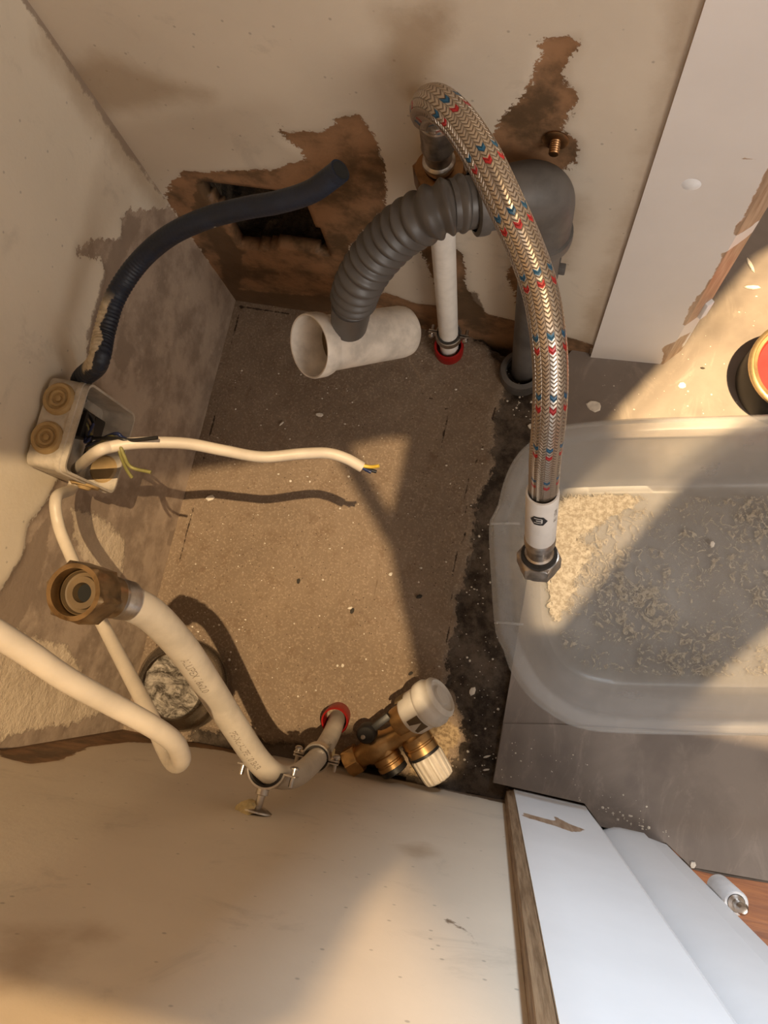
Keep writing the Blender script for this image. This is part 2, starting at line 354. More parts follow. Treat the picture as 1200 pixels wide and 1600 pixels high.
def basis(axis, ref=None):
    z = Vector(axis).normalized(); x = (Vector(ref)-z*Vector(ref).dot(z)).normalized() if ref is not None else z.orthogonal().normalized()
    return Matrix((x, z.cross(x), z)).transposed()
def lathe_bm(prof, p0, axis, seg=32, bm=None, ngon=None, ref=None, wob=None):
    """prof: list of (r, h); closed when profile returns to r=0 or repeats"""
    bm = bm or bmesh.new(); B = basis(axis, ref); rings = []
    for i, (r, h) in enumerate(prof):
        if r <= 1e-7: rings.append([bm.verts.new(p0+B@Vector((0, 0, h)))]); continue
        ring = []
        for k in range(seg):
            a = 2*PI*k/seg; rr = r*(wob(a, i) if wob else 1)
            ring.append(bm.verts.new(p0+B@Vector((rr*math.cos(a), rr*math.sin(a), h))))
        rings.append(ring)
    for a, b in zip(rings, rings[1:]):
        if len(a) == 1 and len(b) == 1: continue
        for k in range(seg):
            k2 = (k+1) % seg
            if len(a) == 1: bm.faces.new((a[0], b[k2], b[k]))
            elif len(b) == 1: bm.faces.new((a[k], a[k2], b[0]))
            else: bm.faces.new((a[k], a[k2], b[k2], b[k]))
    bmesh.ops.recalc_face_normals(bm, faces=bm.faces)
    return bm
def hexfac(a, i=0, n=6):
    a = (a % (2*PI/n))-PI/n; return math.cos(PI/n)/math.cos(a)/math.cos(PI/n)*math.cos(PI/n)
def hexnut_bm(p0, axis, rf, h, bore, ref=None, bm=None, depth=None, open_top=True, seg=48):
    """hex nut, rf = radius to the flat, chamfered; bore open from the +axis end"""
    depth = h if depth is None else depth
    rc = rf/math.cos(PI/6); B = basis(axis, ref); bm = bm or bmesh.new()
    def hx(a): return rf/math.cos(((a+PI/6) % (PI/3))-PI/6)
    prof = []
    def ring(fn, hh): return [bm.verts.new(p0+B@Vector((fn(2*PI*k/seg)*math.cos(2*PI*k/seg), fn(2*PI*k/seg)*math.sin(2*PI*k/seg), hh))) for k in range(seg)]
    cham = lambda a: min(hx(a), rf*1.01)
    R = [ring(lambda a: bore, 0 if depth >= h else h-depth)] if True else []
    outer = [ring(cham, 0), ring(hx, h*0.07), ring(hx, h*0.93), ring(cham, h), ring(lambda a: bore, h)]
    seq = R+outer
    if depth >= h: seq = [R[0]]+outer
    else: seq = outer+[R[0]]
    for a, b in zip(seq, seq[1:]):
        for k in range(seg): bm.faces.new((a[k], a[(k+1) % seg], b[(k+1) % seg], b[k]))
    if depth >= h:
        a, b = seq[-1], seq[0]
        for k in range(seg): bm.faces.new((a[k], a[(k+1) % seg], b[(k+1) % seg], b[k]))
    else:
        bm.faces.new(seq[-1]); bm.faces.new(seq[0][::-1])
    bmesh.ops.recalc_face_normals(bm, faces=bm.faces)
    return bm
def box_bm(c, sx, sy, sz, rot=None, bevel=0.0, bm=None):
    b2 = bmesh.new(); bmesh.ops.create_cube(b2, size=1)
    bmesh.ops.scale(b2, vec=(sx, sy, sz), verts=b2.verts)
    if bevel: bmesh.ops.bevel(b2, geom=list(b2.edges), offset=bevel, segments=2, affect='EDGES', profile=0.6)
    if rot is not None: bmesh.ops.transform(b2, matrix=rot.to_4x4(), verts=b2.verts)
    bmesh.ops.translate(b2, vec=c, verts=b2.verts)
    if bm is None: return b2
    me = bpy.data.meshes.new('tmp'); b2.to_mesh(me); b2.free(); bm.from_mesh(me); bpy.data.meshes.remove(me); return bm
def prism_bm(poly, z0, z1, bm=None):
    """poly: list of (x, y) or Vector; vertical prism"""
    bm = bm or bmesh.new(); a = [bm.verts.new((p[0], p[1], z0)) for p in poly]; b = [bm.verts.new((p[0], p[1], z1)) for p in poly]; n = len(poly)
    for k in range(n): bm.faces.new((a[k], a[(k+1) % n], b[(k+1) % n], b[k]))
    bm.faces.new(a[::-1]); bm.faces.new(b); bmesh.ops.recalc_face_normals(bm, faces=bm.faces); return bm
def sdf(p, poly):
    """signed distance to a closed polygon, negative inside"""
    d = 1e9; ins = False; n = len(poly)
    for i in range(n):
        ax, ay = poly[i]; bx, by = poly[(i+1) % n]; ex, ey = bx-ax, by-ay; wx, wy = p[0]-ax, p[1]-ay
        q = max(0, min(1, (wx*ex+wy*ey)/(ex*ex+ey*ey+1e-12))); dx, dy = wx-ex*q, wy-ey*q; d = min(d, dx*dx+dy*dy)
        if (ay > p[1]) != (by > p[1]) and p[0] < (bx-ax)*(p[1]-ay)/(by-ay)+ax: ins = not ins
    return -math.sqrt(d) if ins else math.sqrt(d)
def ldist(p, pl):
    d = 1e9
    for (ax, ay), (bx, by) in zip(pl, pl[1:]):
        ex, ey = bx-ax, by-ay; wx, wy = p[0]-ax, p[1]-ay; q = max(0, min(1, (wx*ex+wy*ey)/(ex*ex+ey*ey+1e-12)))
        d = min(d, math.hypot(wx-ex*q, wy-ey*q))
    return d
def text_mesh(body, size):
    cu = bpy.data.curves.new('t', 'FONT'); cu.body = body; cu.size = size; cu.align_x = 'LEFT'
    o = bpy.data.objects.new('t', cu); COL.objects.link(o); dg = bpy.context.evaluated_depsgraph_get(); dg.update()
    me = bpy.data.meshes.new_from_object(o.evaluated_get(dg)); bpy.data.objects.remove(o); bpy.data.curves.remove(cu); return me

# ------------------------------------------------------------------ the setting: walls
def sheet(name, p0, p1, H, res, mat, thick, outward, masks={}, holes=[], z0=0.0, lines={}, ext=(0.0, 0.0)):
    """vertical wall surface from p0 to p1; masks in wall coordinates (u, z)"""
    d = (p1-p0); L = d.length; d.normalize(); LT = L+ext[0]+ext[1]; nu = int(LT/res); nv = int((H-z0)/res); bm = bmesh.new(); vs = {}
    lays = {k: bm.verts.layers.float.new(k) for k in ('peel', 'stain', 'dirt', 'fill')}
    for i in range(nu+1):
        for j in range(nv+1):
            u, v = LT*i/nu-ext[0], z0+(H-z0)*j/nv; q = p0+d*u+Vector((0, 0, v)); vv = bm.verts.new(q); vs[i, j] = vv
            for k, l in lays.items():
                m = 0.5
                for poly in masks.get(k, []): m = min(m, sdf((u, v), poly))
                for pl_, wd in lines.get(k, []): m = min(m, ldist((u, v), pl_)-wd)
                vv[l] = m
            pe = vv[lays['peel']]; s = min(1, max(0, 0.5-pe/0.006)); vv.co -= -outward*0.0022*s
    for i in range(nu):
        for j in range(nv):
            c = (LT*(i+.5)/nu-ext[0], z0+(H-z0)*(j+.5)/nv)
            if any(sdf(c, h) < 0 for h in holes): continue
            bm.faces.new((vs[i, j], vs[i+1, j], vs[i+1, j+1], vs[i, j+1]))
    for v in [v for v in bm.verts if not v.link_faces]: bm.verts.remove(v)
    n = d.cross(Vector((0, 0, 1)))
    if n.dot(outward) > 0: bmesh.ops.reverse_faces(bm, faces=bm.faces)
    o = add(name, bm, mat); struct(o)
    s = o.modifiers.new('thickness', 'SOLIDIFY'); s.thickness = thick; s.offset = -1
    return o
def wuv(pl, p0, pts):
    d = None
    out = []
    for x, y in pts:
        q = onp(x, y, pl); out.append((math.hypot(q.x-p0.x, q.y-p0.y)*(1 if True else 1), q.z))
    return out
TOP = 1.0
# back wall, origin BL
def bw(pts):
    o = []
    for x, y in pts:
        q = onp(x, y, PB); o.append(((q-BL).dot((BR-BL).normalized()), q.z))
    return o
hole = bw([(308, 288), (360, 292), (455, 302), (478, 328), (492, 352), (505, 375), (520, 405), (490, 398), (440, 390), (412, 394), (375, 392), (365, 372), (345, 335), (325, 315)])
back_masks = {
 'peel': [bw([(425,180),(440,210),(500,208),(520,200),(527,184),(560,181),(585,215),(600,265),(602,330),(575,355),(548,385),(538,430),(545,470),(520,500),(340,500),(330,420),(262,318),(262,290),(285,268),(320,272),(365,268),(430,266),(478,250),(470,238),(445,222)]),
          bw([(845,68),(885,60),(905,72),(885,100),(880,130),(903,150),(890,185),(880,205),(905,225),(900,262),(860,270),(760,262),(762,222),(790,180),(832,130)]),
          bw([(560,470),(600,458),(650,476),(692,480),(668,420),(655,385),(690,372),(724,400),(728,450),(740,470),(760,492),(815,505),(860,520),(925,540),(915,580),(560,560)]),
          bw([(812,395),(790,430),(805,455),(812,500),(830,500),(830,390)])],
 'stain': [bw([(590,15),(700,15),(680,140),(640,150),(610,110)]), bw([(1070,-30),(1110,-30),(925,560),(900,540),(955,400),(1020,210)]), bw([(60,120),(150,80),(330,150),(150,180)]),
           bw([(880,300),(915,310),(905,350),(885,420),(870,400)])],
 'dirt': [bw([(308,280),(330,284),(325,330),(380,400),(370,480),(355,470),(340,400),(300,330)]), bw([(700,470),(745,455),(760,500),(690,505)]), bw([(360,455),(520,468),(520,490),(360,490)])]}
sheet('wall_back', BL+Vector((0, 0, -0.05)), BR+Vector((0.004, 0, -0.05)), TOP+0.05, 0.0042, 'wall_back', 0.014, Vector((0, 1, 0)), {k: [[(a, b+0.05) for a, b in p] for p in v] for k, v in back_masks.items()}, [[(a, b+0.05) for a, b in hole]], ext=(0.03, 0))
# cavity behind the hole
bm = bmesh.new(); hb = [(-0.02, 0.0), (-0.02, 0.30), (0.17, 0.30), (0.17, 0.0)]
y0 = BL.y+0.0142; x0 = BL.x
def gridface(a, b, c, d, n, amp, bm):
    vs = [[None]*(n+1) for _ in range(n+1)]
    for i in range(n+1):
        for j in range(n+1):
            s, t_ = i/n, j/n; p = (a*(1-s)+b*s)*(1-t_)+(d*(1-s)+c*s)*t_
            if 0 < i < n and 0 < j < n: p = p+Vector((random.uniform(-1, 1), random.uniform(-1, 1), random.uniform(-1, 1)))*amp
            vs[i][j] = bm.verts.new(p)
    for i in range(n):
        for j in range(n): bm.faces.new((vs[i][j], vs[i+1][j], vs[i+1][j+1], vs[i][j+1]))
V = Vector; xa, xb, za, zb, ya, yb = x0+0.005, x0+0.19, 0.09, 0.29, y0, y0+0.07
gridface(V((xa,yb,za)), V((xb,yb,za)), V((xb,yb,zb)), V((xa,yb,zb)), 16, 0.006, bm)
gridface(V((xa,ya,za)), V((xb,ya,za)), V((xb,yb,za)), V((xa,yb,za)), 8, 0.003, bm)
gridface(V((xa,ya,zb)), V((xb,ya,zb)), V((xb,yb,zb)), V((xa,yb,zb)), 8, 0.003, bm)
gridface(V((xa,ya,za)), V((xa,yb,za)), V((xa,yb,zb)), V((xa,ya,zb)), 8, 0.003, bm)
gridface(V((xb,ya,za)), V((xb,yb,za)), V((xb,yb,zb)), V((xb,ya,zb)), 8, 0.003, bm)
struct(add('wall_cavity', bm, 'cavity', smooth=False))

# left wall, origin LF towards BL
dl = (BL-LF).normalized(); LF0 = LF-dl*0.0
def lw(pts):
    o = []
    for x, y in pts:
        q = onp(x, y, PL); o.append(((q-LF).dot(dl), q.z))
    return o
lm = {'fill': [lw([(-30,985),(20,985),(60,1000),(100,1005),(125,1040),(150,1085),(170,1110),(120,1130),(60,1140),(-30,1165)]), lw([(110,790),(165,812),(200,850),(190,930),(160,900),(125,860)])], 'peel': [lw([(268,322),(225,330),(205,325),(190,345),(193,375),(160,372),(120,385),(122,400),(160,405),(168,430),(148,500),(138,545),(140,620),(120,740),(95,745),(70,790),(45,820),(38,870),(15,905),(-20,950),(-60,1200),(150,1220),(330,1160),(380,470)])],
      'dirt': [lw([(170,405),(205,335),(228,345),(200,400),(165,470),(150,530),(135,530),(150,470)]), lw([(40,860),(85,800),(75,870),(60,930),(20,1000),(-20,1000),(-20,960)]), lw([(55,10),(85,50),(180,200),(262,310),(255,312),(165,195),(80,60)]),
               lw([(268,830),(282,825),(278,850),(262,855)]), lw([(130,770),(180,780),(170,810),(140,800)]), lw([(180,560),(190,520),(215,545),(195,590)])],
      'stain': [lw([(60,20),(110,60),(200,210),(262,318),(250,330),(150,200),(60,70)])]}
for k in lm: lm[k] = [[(a, b) for a, b in p] for p in lm[k]]
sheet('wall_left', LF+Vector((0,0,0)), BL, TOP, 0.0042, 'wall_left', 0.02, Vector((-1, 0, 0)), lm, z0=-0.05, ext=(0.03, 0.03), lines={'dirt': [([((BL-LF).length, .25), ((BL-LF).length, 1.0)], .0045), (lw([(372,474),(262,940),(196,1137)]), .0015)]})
# front wall, origin LF towards FR
df = (FR-LF).normalized()
def fw(pts):
    o = []
    for x, y in pts:
        q = onp(x, y, PF); o.append(((q-LF).dot(df), q.z))
    return o
fm = {'peel': [fw([(0,1160),(0,1180),(45,1192),(95,1186),(140,1165),(200,1158),(240,1160),(300,1166),(350,1172),(380,1180),(420,1186),(430,1150),(190,1130)])],
      'stain': [fw([(0,1450),(60,1445),(120,1452),(85,1495),(40,1530),(0,1540)]), fw([(635,1325),(665,1318),(680,1335),(650,1340)]), fw([(105,1455),(150,1445),(160,1460),(120,1470)])],
      'dirt': [fw([(190,1134),(420,1165),(560,1205),(800,1258),(800,1250),(560,1195),(300,1120)]), fw([(0,1170),(200,1138),(200,1134),(0,1160)])]}
fl_ = {'dirt': [(fw([(700,1438),(722,1450),(735,1462),(745,1478)]), 0.0003)]}
sheet('wall_front', LF, FR, TOP, 0.0042, 'wall_front', 0.02, Vector((0, -1, 0)), fm, z0=-0.05, lines=fl_, ext=(0.03, 0))

# ------------------------------------------------------------------ floor: concrete screed with a broken edge
def fz(pts): return [tuple(onz(x, y)[:2]) for x, y in pts]
strip = fz([(775,560),(800,600),(770,620),(775,680),(765,740),(745,770),(738,830),(725,850),(735,900),(705,930),(712,985),(695,1010),(705,1070),(718,1130),(715,1180),(650,1215),(560,1195),(520,1185),(420,1165),(430,1100),(420,1180),(560,1230),(900,1300),(930,900),(960,560)])
strip = fz([(735,520),(775,560),(795,600),(775,640),(772,700),(760,750),(742,790),(738,850),(730,900),(712,935),(718,985),(700,1010),(702,1070),(725,1120),(722,1165),(690,1215),(640,1216),(560,1195),(470,1168),(300,1135),(300,1200),(560,1260),(960,1340),(980,900),(980,500),(740,480)])
pitp = fz([(742,502),(800,500),(925,528),(925,556),(870,560),(850,575),(835,560),(790,552),(765,540)])
pit2 = fz([(480,1160),(540,1175),(640,1212),(800,1250),(800,1300),(480,1230)])
sandp = fz([(700,1125),(720,1150),(700,1180),(670,1215),(640,1212),(650,1160),(670,1130)])
cracks = [fz([(376,476),(266,940),(199,1137)]), fz([(372,478),(560,505),(700,520)]), fz([(783,610),(770,650),(758,690),(737,735),(727,775),(728,830),(712,870),(706,920),(704,960),(697,1010)]), fz([(560,500),(640,500),(700,520)]), fz([(655,610),(700,640),(690,700)]), fz([(718,1140),(740,1175),(750,1195),(730,1210)])]
scr = [fz([(517,930),(545,985),(568,1040)]), fz([(590,905),(580,960),(575,975)])]
bm = bmesh.new(); lay = {k: bm.verts.layers.float.new(k) for k in ('strip', 'sand', 'crack', 'scratch')}; vs = {}
fx0, fx1, fy0, fy1, rs = -0.385, 0.30, -0.16, 0.37, 0.004
nu, nv = int((fx1-fx0)/rs), int((fy1-fy0)/rs)
from mathutils import noise as mn
for i in range(nu+1):
    for j in range(nv+1):
        x, y = fx0+(fx1-fx0)*i/nu, fy0+(fy1-fy0)*j/nv
        nz = mn.fractal(Vector((x*60, y*60, 0)), 1.0, 2.0, 4)
        s = sdf((x, y), strip)+nz*0.006; pp = min(sdf((x, y), pitp), sdf((x, y), pit2)+0.006)+nz*0.004
        z = -0.007*min(1, max(0, 0.5-s/0.008)) + nz*0.0009*(1+2.2*(s < 0))
        z -= 0.045*min(1, max(0, -pp/0.010))
        v = bm.verts.new((x, y, z-0.0008)); vs[i, j] = v
        v[lay['strip']] = s; v[lay['sand']] = sdf((x, y), sandp); v[lay['crack']] = min(ldist((x, y), c) for c in cracks); v[lay['scratch']] = min(ldist((x, y), c) for c in scr)
for i in range(nu):
    for j in range(nv): bm.faces.new((vs[i, j], vs[i+1, j], vs[i+1, j+1], vs[i, j+1]))
fo = struct(add('floor', bm, 'concrete')); s = fo.modifiers.new('t', 'SOLIDIFY'); s.thickness = 0.06; s.offset = -1

# vinyl sheet beyond the alcove
e = [(882,562),(770,1222),(912,1254),(938,1290),(1040,1316),(1078,1353),(1200,1375),(1700,1465)]
vp = fz(e); vp = vp+[(1.6, vp[-1][1]), (1.6, 1.0), (vp[0][0]+0.03, 1.0), (vp[0][0]+0.012, 0.36)]
struct(add('floor_vinyl', prism_bm(vp, -0.006, 0.003), 'vinyl', smooth=False))
ed = fz([(787,1128),(1700,1128)]);
pl2 = fz([(787,1130),(771,1222),(912,1254),(938,1290),(1040,1316),(1078,1353),(1200,1375),(1700,1465),(1700,1290),(1200,1150),(860,1131)])
struct(add('floor_vinyl_overlay', prism_bm(pl2, 0.0031, 0.0045), 'vinyl', smooth=False))
be = [onz(*p, 0.002) for p in [(1040,1318),(1080,1355),(1200,1377),(1700,1468)]]
o = tube('trim_4', be, 0.0016, 'vinyl_dark', None, 8, 2); struct(o)
bm = prism_bm([(0.02, -1.2), (1.6, -1.2), (1.6, vp[7][1]+0.02), (0.3, -0.10), (0.02, -0.145)], -0.03, 0.0016); struct(add('floor_wood', bm, 'wood', smooth=False))
bm = prism_bm([(0.3, -1.2), (1.6, -1.2), (1.6, 1.0), (0.3, 1.0)], -0.06, -0.031); struct(add('floor_slab', bm, 'concrete', smooth=False))

# ------------------------------------------------------------------ post right of the back wall and door frame bottom right
def wear_box(name, poly, z0, z1, mat, wears, pl=None, res=0.004, kind='structure'):
    """vertical prism with finely divided sides and a 'wear' attribute from world-space polygons (x, z)"""
    bm = bmesh.new(); L = bm.verts.layers.float.new('wear'); n = len(poly); nz = int((z1-z0)/res); cols = []
    for k in range(n):
        a, b = Vector(poly[k]), Vector(poly[(k+1) % n]); m = max(1, int((b-a).length/res))
        for i in range(m): cols.append(a.lerp(b, i/m))
    rows = []
    for j in range(nz+1):
        z = z0+(z1-z0)*j/nz; rows.append([bm.verts.new((c.x, c.y, z)) for c in cols])
    for r in rows:
        for v in r: v[L] = min([0.5]+[sdf((v.co.x, v.co.z), w_) for w_ in wears])
    m = len(cols)
    for j in range(nz):
        for k in range(m): bm.faces.new((rows[j][k], rows[j][(k+1) % m], rows[j+1][(k+1) % m], rows[j+1][k]))
    bm.faces.new(rows[0][::-1]); bm.faces.new(rows[-1]); bmesh.ops.recalc_face_normals(bm, faces=bm.faces)
    o = add(name, bm, mat); o['kind'] = kind; return o
py = onz(920, 556).y-0.004
pq = onz(922, 560); pr = onz(1035, 571)
PP = plane(pq, pr)
def pw(pts): return [(onp(x, y, PP).x, onp(x, y, PP).z) for x, y in pts]
wear = [pw([(1078,495),(1105,478),(1120,440),(1150,405),(1175,370),(1200,345),(1230,330),(1230,300),(1180,340),(1150,365),(1120,400),(1095,440)]),
        pw([(1035,545),(1060,530),(1075,540),(1055,575),(1035,580)]), pw([(1160,248),(1200,254),(1200,251),(1160,246)])]
for w_ in wear: pass
pc = onz(1062, 549); pc.x += .001
def slab(za, zb): return [(pr.x-.003, za), (pc.x+.02, za-.01), (pc.x+.02, zb+.004), (pr.x-.002, zb), (pr.x-.001, (za+zb)/2+.01), (pr.x-.004, (za+zb)/2-.02)]
wear = wear[1:]+[slab(.098, .228), slab(.252, .45), slab(.0, .014)]
wear_box('trim_1', [(pq.x, pq.y), (pr.x, pr.y), (pc.x, pc.y), (pc.x+.001, pc.y+0.10), (pq.x+0.001, pq.y+0.10)], 0.002, TOP, 'paint_post', wear)
# little raised filler dot on the post
q = onp(1080, 288, PP)
bm = lathe_bm([(0, 0.0016), (0.004, 0.0012), (0.0065, 0)], q+Vector((0, -0.0002, 0)), (0, -1, 0), 20); o = add('trim_2', bm, 'white_gloss'); struct(o)
# raw wood strip, white jamb, recessed strip, rounded architrave
f0 = onz(803, 1233); f1 = onz(914, 1259); f2 = onz(938, 1291); f3 = onz(958, 1291); f4 = onz(1005, 1300); f5 = onz(1040, 1318)
PJ = plane(f0, f1)
def jw(pts): return [(onp(x, y, PJ).x, onp(x, y, PJ).z) for x, y in pts]
jwear = [jw([(818,1270),(866,1282),(868,1276),(890,1288),(918,1298),(895,1300),(872,1292),(818,1276)])]
yb_ = FR.y-0.05
wear_box('trim_3', [(f0.x, f0.y), (f1.x, f1.y), (f1.x+0.003, f1.y-0.003), (f2.x, f2.y), (f2.x, yb_), (f0.x+0.001, yb_)], -0.004, TOP, 'paint_white', jwear)
bm = prism_bm([(f0.x-0.0065, f0.y-0.004), (f0.x-0.0003, f0.y-0.0012), (f0.x-0.0003, yb_), (f0.x-0.0065, yb_)], -0.02, TOP); struct(add('trim_5', bm, 'raw_wood', smooth=False))
arc = [(f2.x+0.0018, f3.y-0.006), (f3.x-0.005, f3.y-0.0025), (f3.x, f3.y), (f3.x+0.005, f3.y+0.001), (f4.x, f4.y), (f4.x+0.003, f4.y-0.003), (f5.x, f5.y), (f5.x, yb_-0.03), (f2.x+0.0022, yb_-0.03)]
wear_box('door_frame', arc, 0.0, TOP, 'paint_white', [])
# rebate strip between jamb and architrave
# ------------------------------------------------------------------ unseen board added over the alcove to shape the lamp's light
ZB = 1.5
def cast(pts, L=LA, surf=None):
    o = []
    for p in pts:
        P = surf(p) if surf else onz(*p); s = (L.z-ZB)/(L.z-P.z); q = L+(P-L)*s; o.append(Vector((q.x, q.y, 0)))
    return o
hl_ = [(728,196),(764,252),(799,325),(826,385),(849,450),(860,515),(864,560)]
holesB = [cast([(x+12, y-2) for x, y in hl_]+[(x-9, y+2) for x, y in hl_[::-1]], surf=lambda p: D(p[0], p[1], .425)),  # openings cut to the outline of each lit patch
          cast([(245,770),(300,735),(400,722),(523,705),(560,770),(612,860),(625,930),(642,1000),(655,1085),(600,1130),(520,1140),(430,1150),(200,1180),(-60,1230),(-60,1000),(100,800)]),
          cast([(548,697),(600,685),(640,684),(628,740),(613,806),(580,750)]),
          cast([(1230,395),(1100,545),(1010,640),(880,777),(800,860),(820,985),(870,985),(1035,790),(1130,690),(1330,600),(1400,300)]),
          cast([(1130,1045),(1200,980),(1300,915),(1500,915),(1500,1230),(1040,1130)]),
          cast([(690,1130),(705,1100),(735,1150),(720,1210),(660,1225),(600,1190),(640,1170)]),
          ]
outer = [Vector((-0.42, -0.22, 0)), Vector((0.95, -0.22, 0)), Vector((0.95, 0.60, 0)), Vector((-0.42, 0.60, 0))]
allp = [outer]+holesB; flat = [p for l in allp for p in l]
bm = bmesh.new(); vv = [bm.verts.new((p.x, p.y, ZB+0.002)) for p in flat]
for tr_ in tessellate_polygon(allp):
    try: bm.faces.new([vv[i] for i in tr_])
    except ValueError: pass
bmesh.ops.recalc_face_normals(bm, faces=bm.faces)
o = struct(add('light_mask_board', bm, 'raw_wood', smooth=False)); s = o.modifiers.new('t', 'SOLIDIFY'); s.thickness = 0.006; s.offset = 0
# unseen slanted blocker, added beyond the post to cut the second lamp's beam
bm = bmesh.new(); pr_ = [(-0.15, 0), (1.5, 0), (1.5, 2.0), (0.497, 2.0)]
a = [bm.verts.new((x, 0.80, z)) for x, z in pr_]; b = [bm.verts.new((x, 0.84, z)) for x, z in pr_]
for k in range(4): bm.faces.new((a[k], a[(k+1) % 4], b[(k+1) % 4], b[k]))
bm.faces.new(a); bm.faces.new(b[::-1]); bmesh.ops.recalc_face_normals(bm, faces=bm.faces)
struct(add('slanted_blocker', bm, 'wall_front', smooth=False))

# ------------------------------------------------------------------ braided hose
rb = onz(712, 496, 0.0); ryz = Vector((rb.x, min(rb.y, BL.y-0.018), 0))
def on_y(px, py, y): return onp(px, py, (Vector((0, y, 0)), Vector((0, 1, 0))))
rt = on_y(684, 262, ryz.y-0.004); rtop = Vector((rt.x+0.001, rt.y, rt.z)); foot = Vector((ryz.x, ryz.y, -0.03)); rdir = (rtop-foot).normalized()
ftop = rtop+rdir*0.046
def pxof(p):
    c = M.transposed()@(p-CAMP); return (600+F*c.x/-c.z, 800-F*c.y/-c.z, -c.z)
print('RT', tuple(rtop), 'FT', [round(v, 3) for v in pxof(ftop)], 'nut', [round(v, 3) for v in pxof(rtop)])
hose = thing('braided_hose', 'steel braided flexible water hose with red and blue flecks arching over to the plastic tub', 'hose', rtop)
HP = [ftop-rdir*.004, ftop+rdir*.008, D(667,176,.465), D(672,162,.445), D(690,165,.43), D(722,196,.425), D(758,252,.42), D(793,325,.42), D(820,385,.425), D(843,450,.43), D(855,515,.435), D(860,580,.445), D(858,650,.46), D(852,715,.49), D(849,768,.53), D(847,790,.55)]
P, R = catmull(HP, [0.0103]*len(HP), 10); P, R, _ = resample(P, R, 0.003)
add('braid', tube_bm(P, R, 40), 'braid', hose)
# lower end: paper sleeve, crimp, nut
e0 = D(848, 768, .525); e1 = D(844, 838, .575); ax = (e1-e0).normalized(); LL = (e1-e0).length
pr = [(0.0100, 0), (0.0113, 0.0003), (0.0115, 0.002), (0.0115, LL-0.001), (0.0110, LL)]
psl = add('paper_sleeve', lathe_bm(pr, e0, ax, 40), 'label', hose)
e2 = e1+ax*0.001
add('crimp_collar', lathe_bm([(0.0105,-.002),(0.0117,0),(0.0119,0.002),(0.0117,0.0075),(0.0102,0.009),(0.0098,0.011),(0.0098,0.022),(0.0112,0.023),(0.0115,0.025),(0.011,0.0268),(0.0,0.027)], e2, ax, 40), 'dull_metal', hose)
add('hex_nut', hexnut_bm(e2+ax*0.0275, ax, 0.0150, 0.0165, 0.0112, ref=XC and (M@Vector((1, 0.35, 0))), depth=0.012), 'dull_metal', hose)
add('rubber_seal', lathe_bm([(0.0105,0),(0.0140,0.0003),(0.0140,0.0026),(0.0105,0.003)], e2+ax*0.0248, ax, 32), 'rubber', hose)
# marks on the paper sleeve: hexagon emblem and one line of print
Rl = 0.01168
side = (M@Vector((1, 0, 0))); side = (side-ax*side.dot(ax)).normalized(); tow = side.cross(ax)
if tow.dot(CAMP-e0) < 0: tow = -tow
def cyl(a, s): return e0+ax*s+(tow*math.cos(a)+side*math.sin(a))*Rl     # a = angle to the right, s = down the sleeve
bm = bmesh.new(); N = 40; cw = 0.0125/N; hx = [(0.0068*math.cos(k*PI/3), 0.0068*math.sin(k*PI/3)) for k in range(6)]
for i in range(N):
    for j in range(N):
        x = (i+.5-N/2)*cw; y = (j+.5-N/2)*cw
        if sdf((x, y), [(p[0]*.95, p[1]*.92) for p in hx]) > 0: continue
        xx, yy = x/0.0062, y/0.0062
        lt = (abs(yy-0.42) < 0.09 and -0.55 < xx < 0.35) or (abs(yy) < 0.10 and -0.30 < xx < 0.45) or (abs(yy+0.42) < 0.09 and -0.55 < xx < 0.35) or (abs(xx+0.45+0.1*yy*0) < 0.0) or (abs(xx-0.38) < 0.08 and abs(yy) < 0.42)
        if lt: continue
        a0 = -0.30; q = [cyl(a0+(x+dx)/Rl, 0.0205+(y+dy)) for dx, dy in ((-cw/2,-cw/2),(cw/2,-cw/2),(cw/2,cw/2),(-cw/2,cw/2))]
        bm.faces.new([bm.verts.new(v) for v in q])
bmesh.ops.remove_doubles(bm, verts=bm.verts, dist=1e-6)
add('emblem', bm, 'ink', psl)
def wrap_text(body, size, fn, mat, parent, name='printed_text'):
    me = text_mesh(body, size); 
    for v in me.vertices: v.co = fn(v.co.x, v.co.y)
    o = bpy.data.objects.new(name, me); COL.objects.link(o); me.materials.clear(); me.materials.append(MAT[mat])
    o.parent = parent; o.matrix_parent_inverse = Matrix.Translation(parent.location).inverted(); return o
wrap_text('MST 18', 0.0048, lambda x, y: cyl(0.68+y/Rl, 0.012+x), 'grey_ink', psl)
# upper end: ferrule, collar, nut on the riser
u0 = ftop+rdir*.002; ux = -rdir
add('ferrule', lathe_bm([(0.0100,0),(0.0112,0.0005),(0.0114,0.003),(0.0110,0.022),(0.0115,0.024),(0.0108,0.026),(0.0094,0.028),(0.0094,0.037),(0.0112,0.039),(0.0114,0.042),(0.0100,0.046),(0.009,0.048)], u0, ux, 36), 'dull_metal', hose)

# riser pipe with red sleeve at its foot
riser = thing('riser_pipe', 'short upright white water pipe with a red sleeve at its foot by the back wall', 'pipe', (ryz.x, ryz.y, 0))
tube('pipe', [foot, foot.lerp(rtop, .5), rtop-rdir*0.012], 0.0102, 'clean_white', riser, 24, 6)
add('compression_nut', hexnut_bm(rtop-rdir*0.024, rdir, 0.0165, 0.024, 0.0100, ref=(M@Vector((0.2, 1, 0))), depth=0.01), 'brass_dark', riser)
add('red_sleeve', lathe_bm([(0.0112,0.0),(0.0150,0.0),(0.0158,0.03),(0.0165,0.042),(0.0155,0.045),(0.0135,0.045),(0.0122,0.0)], Vector((ryz.x, ryz.y-0.001, -0.028)), rdir, 32), 'red', riser)

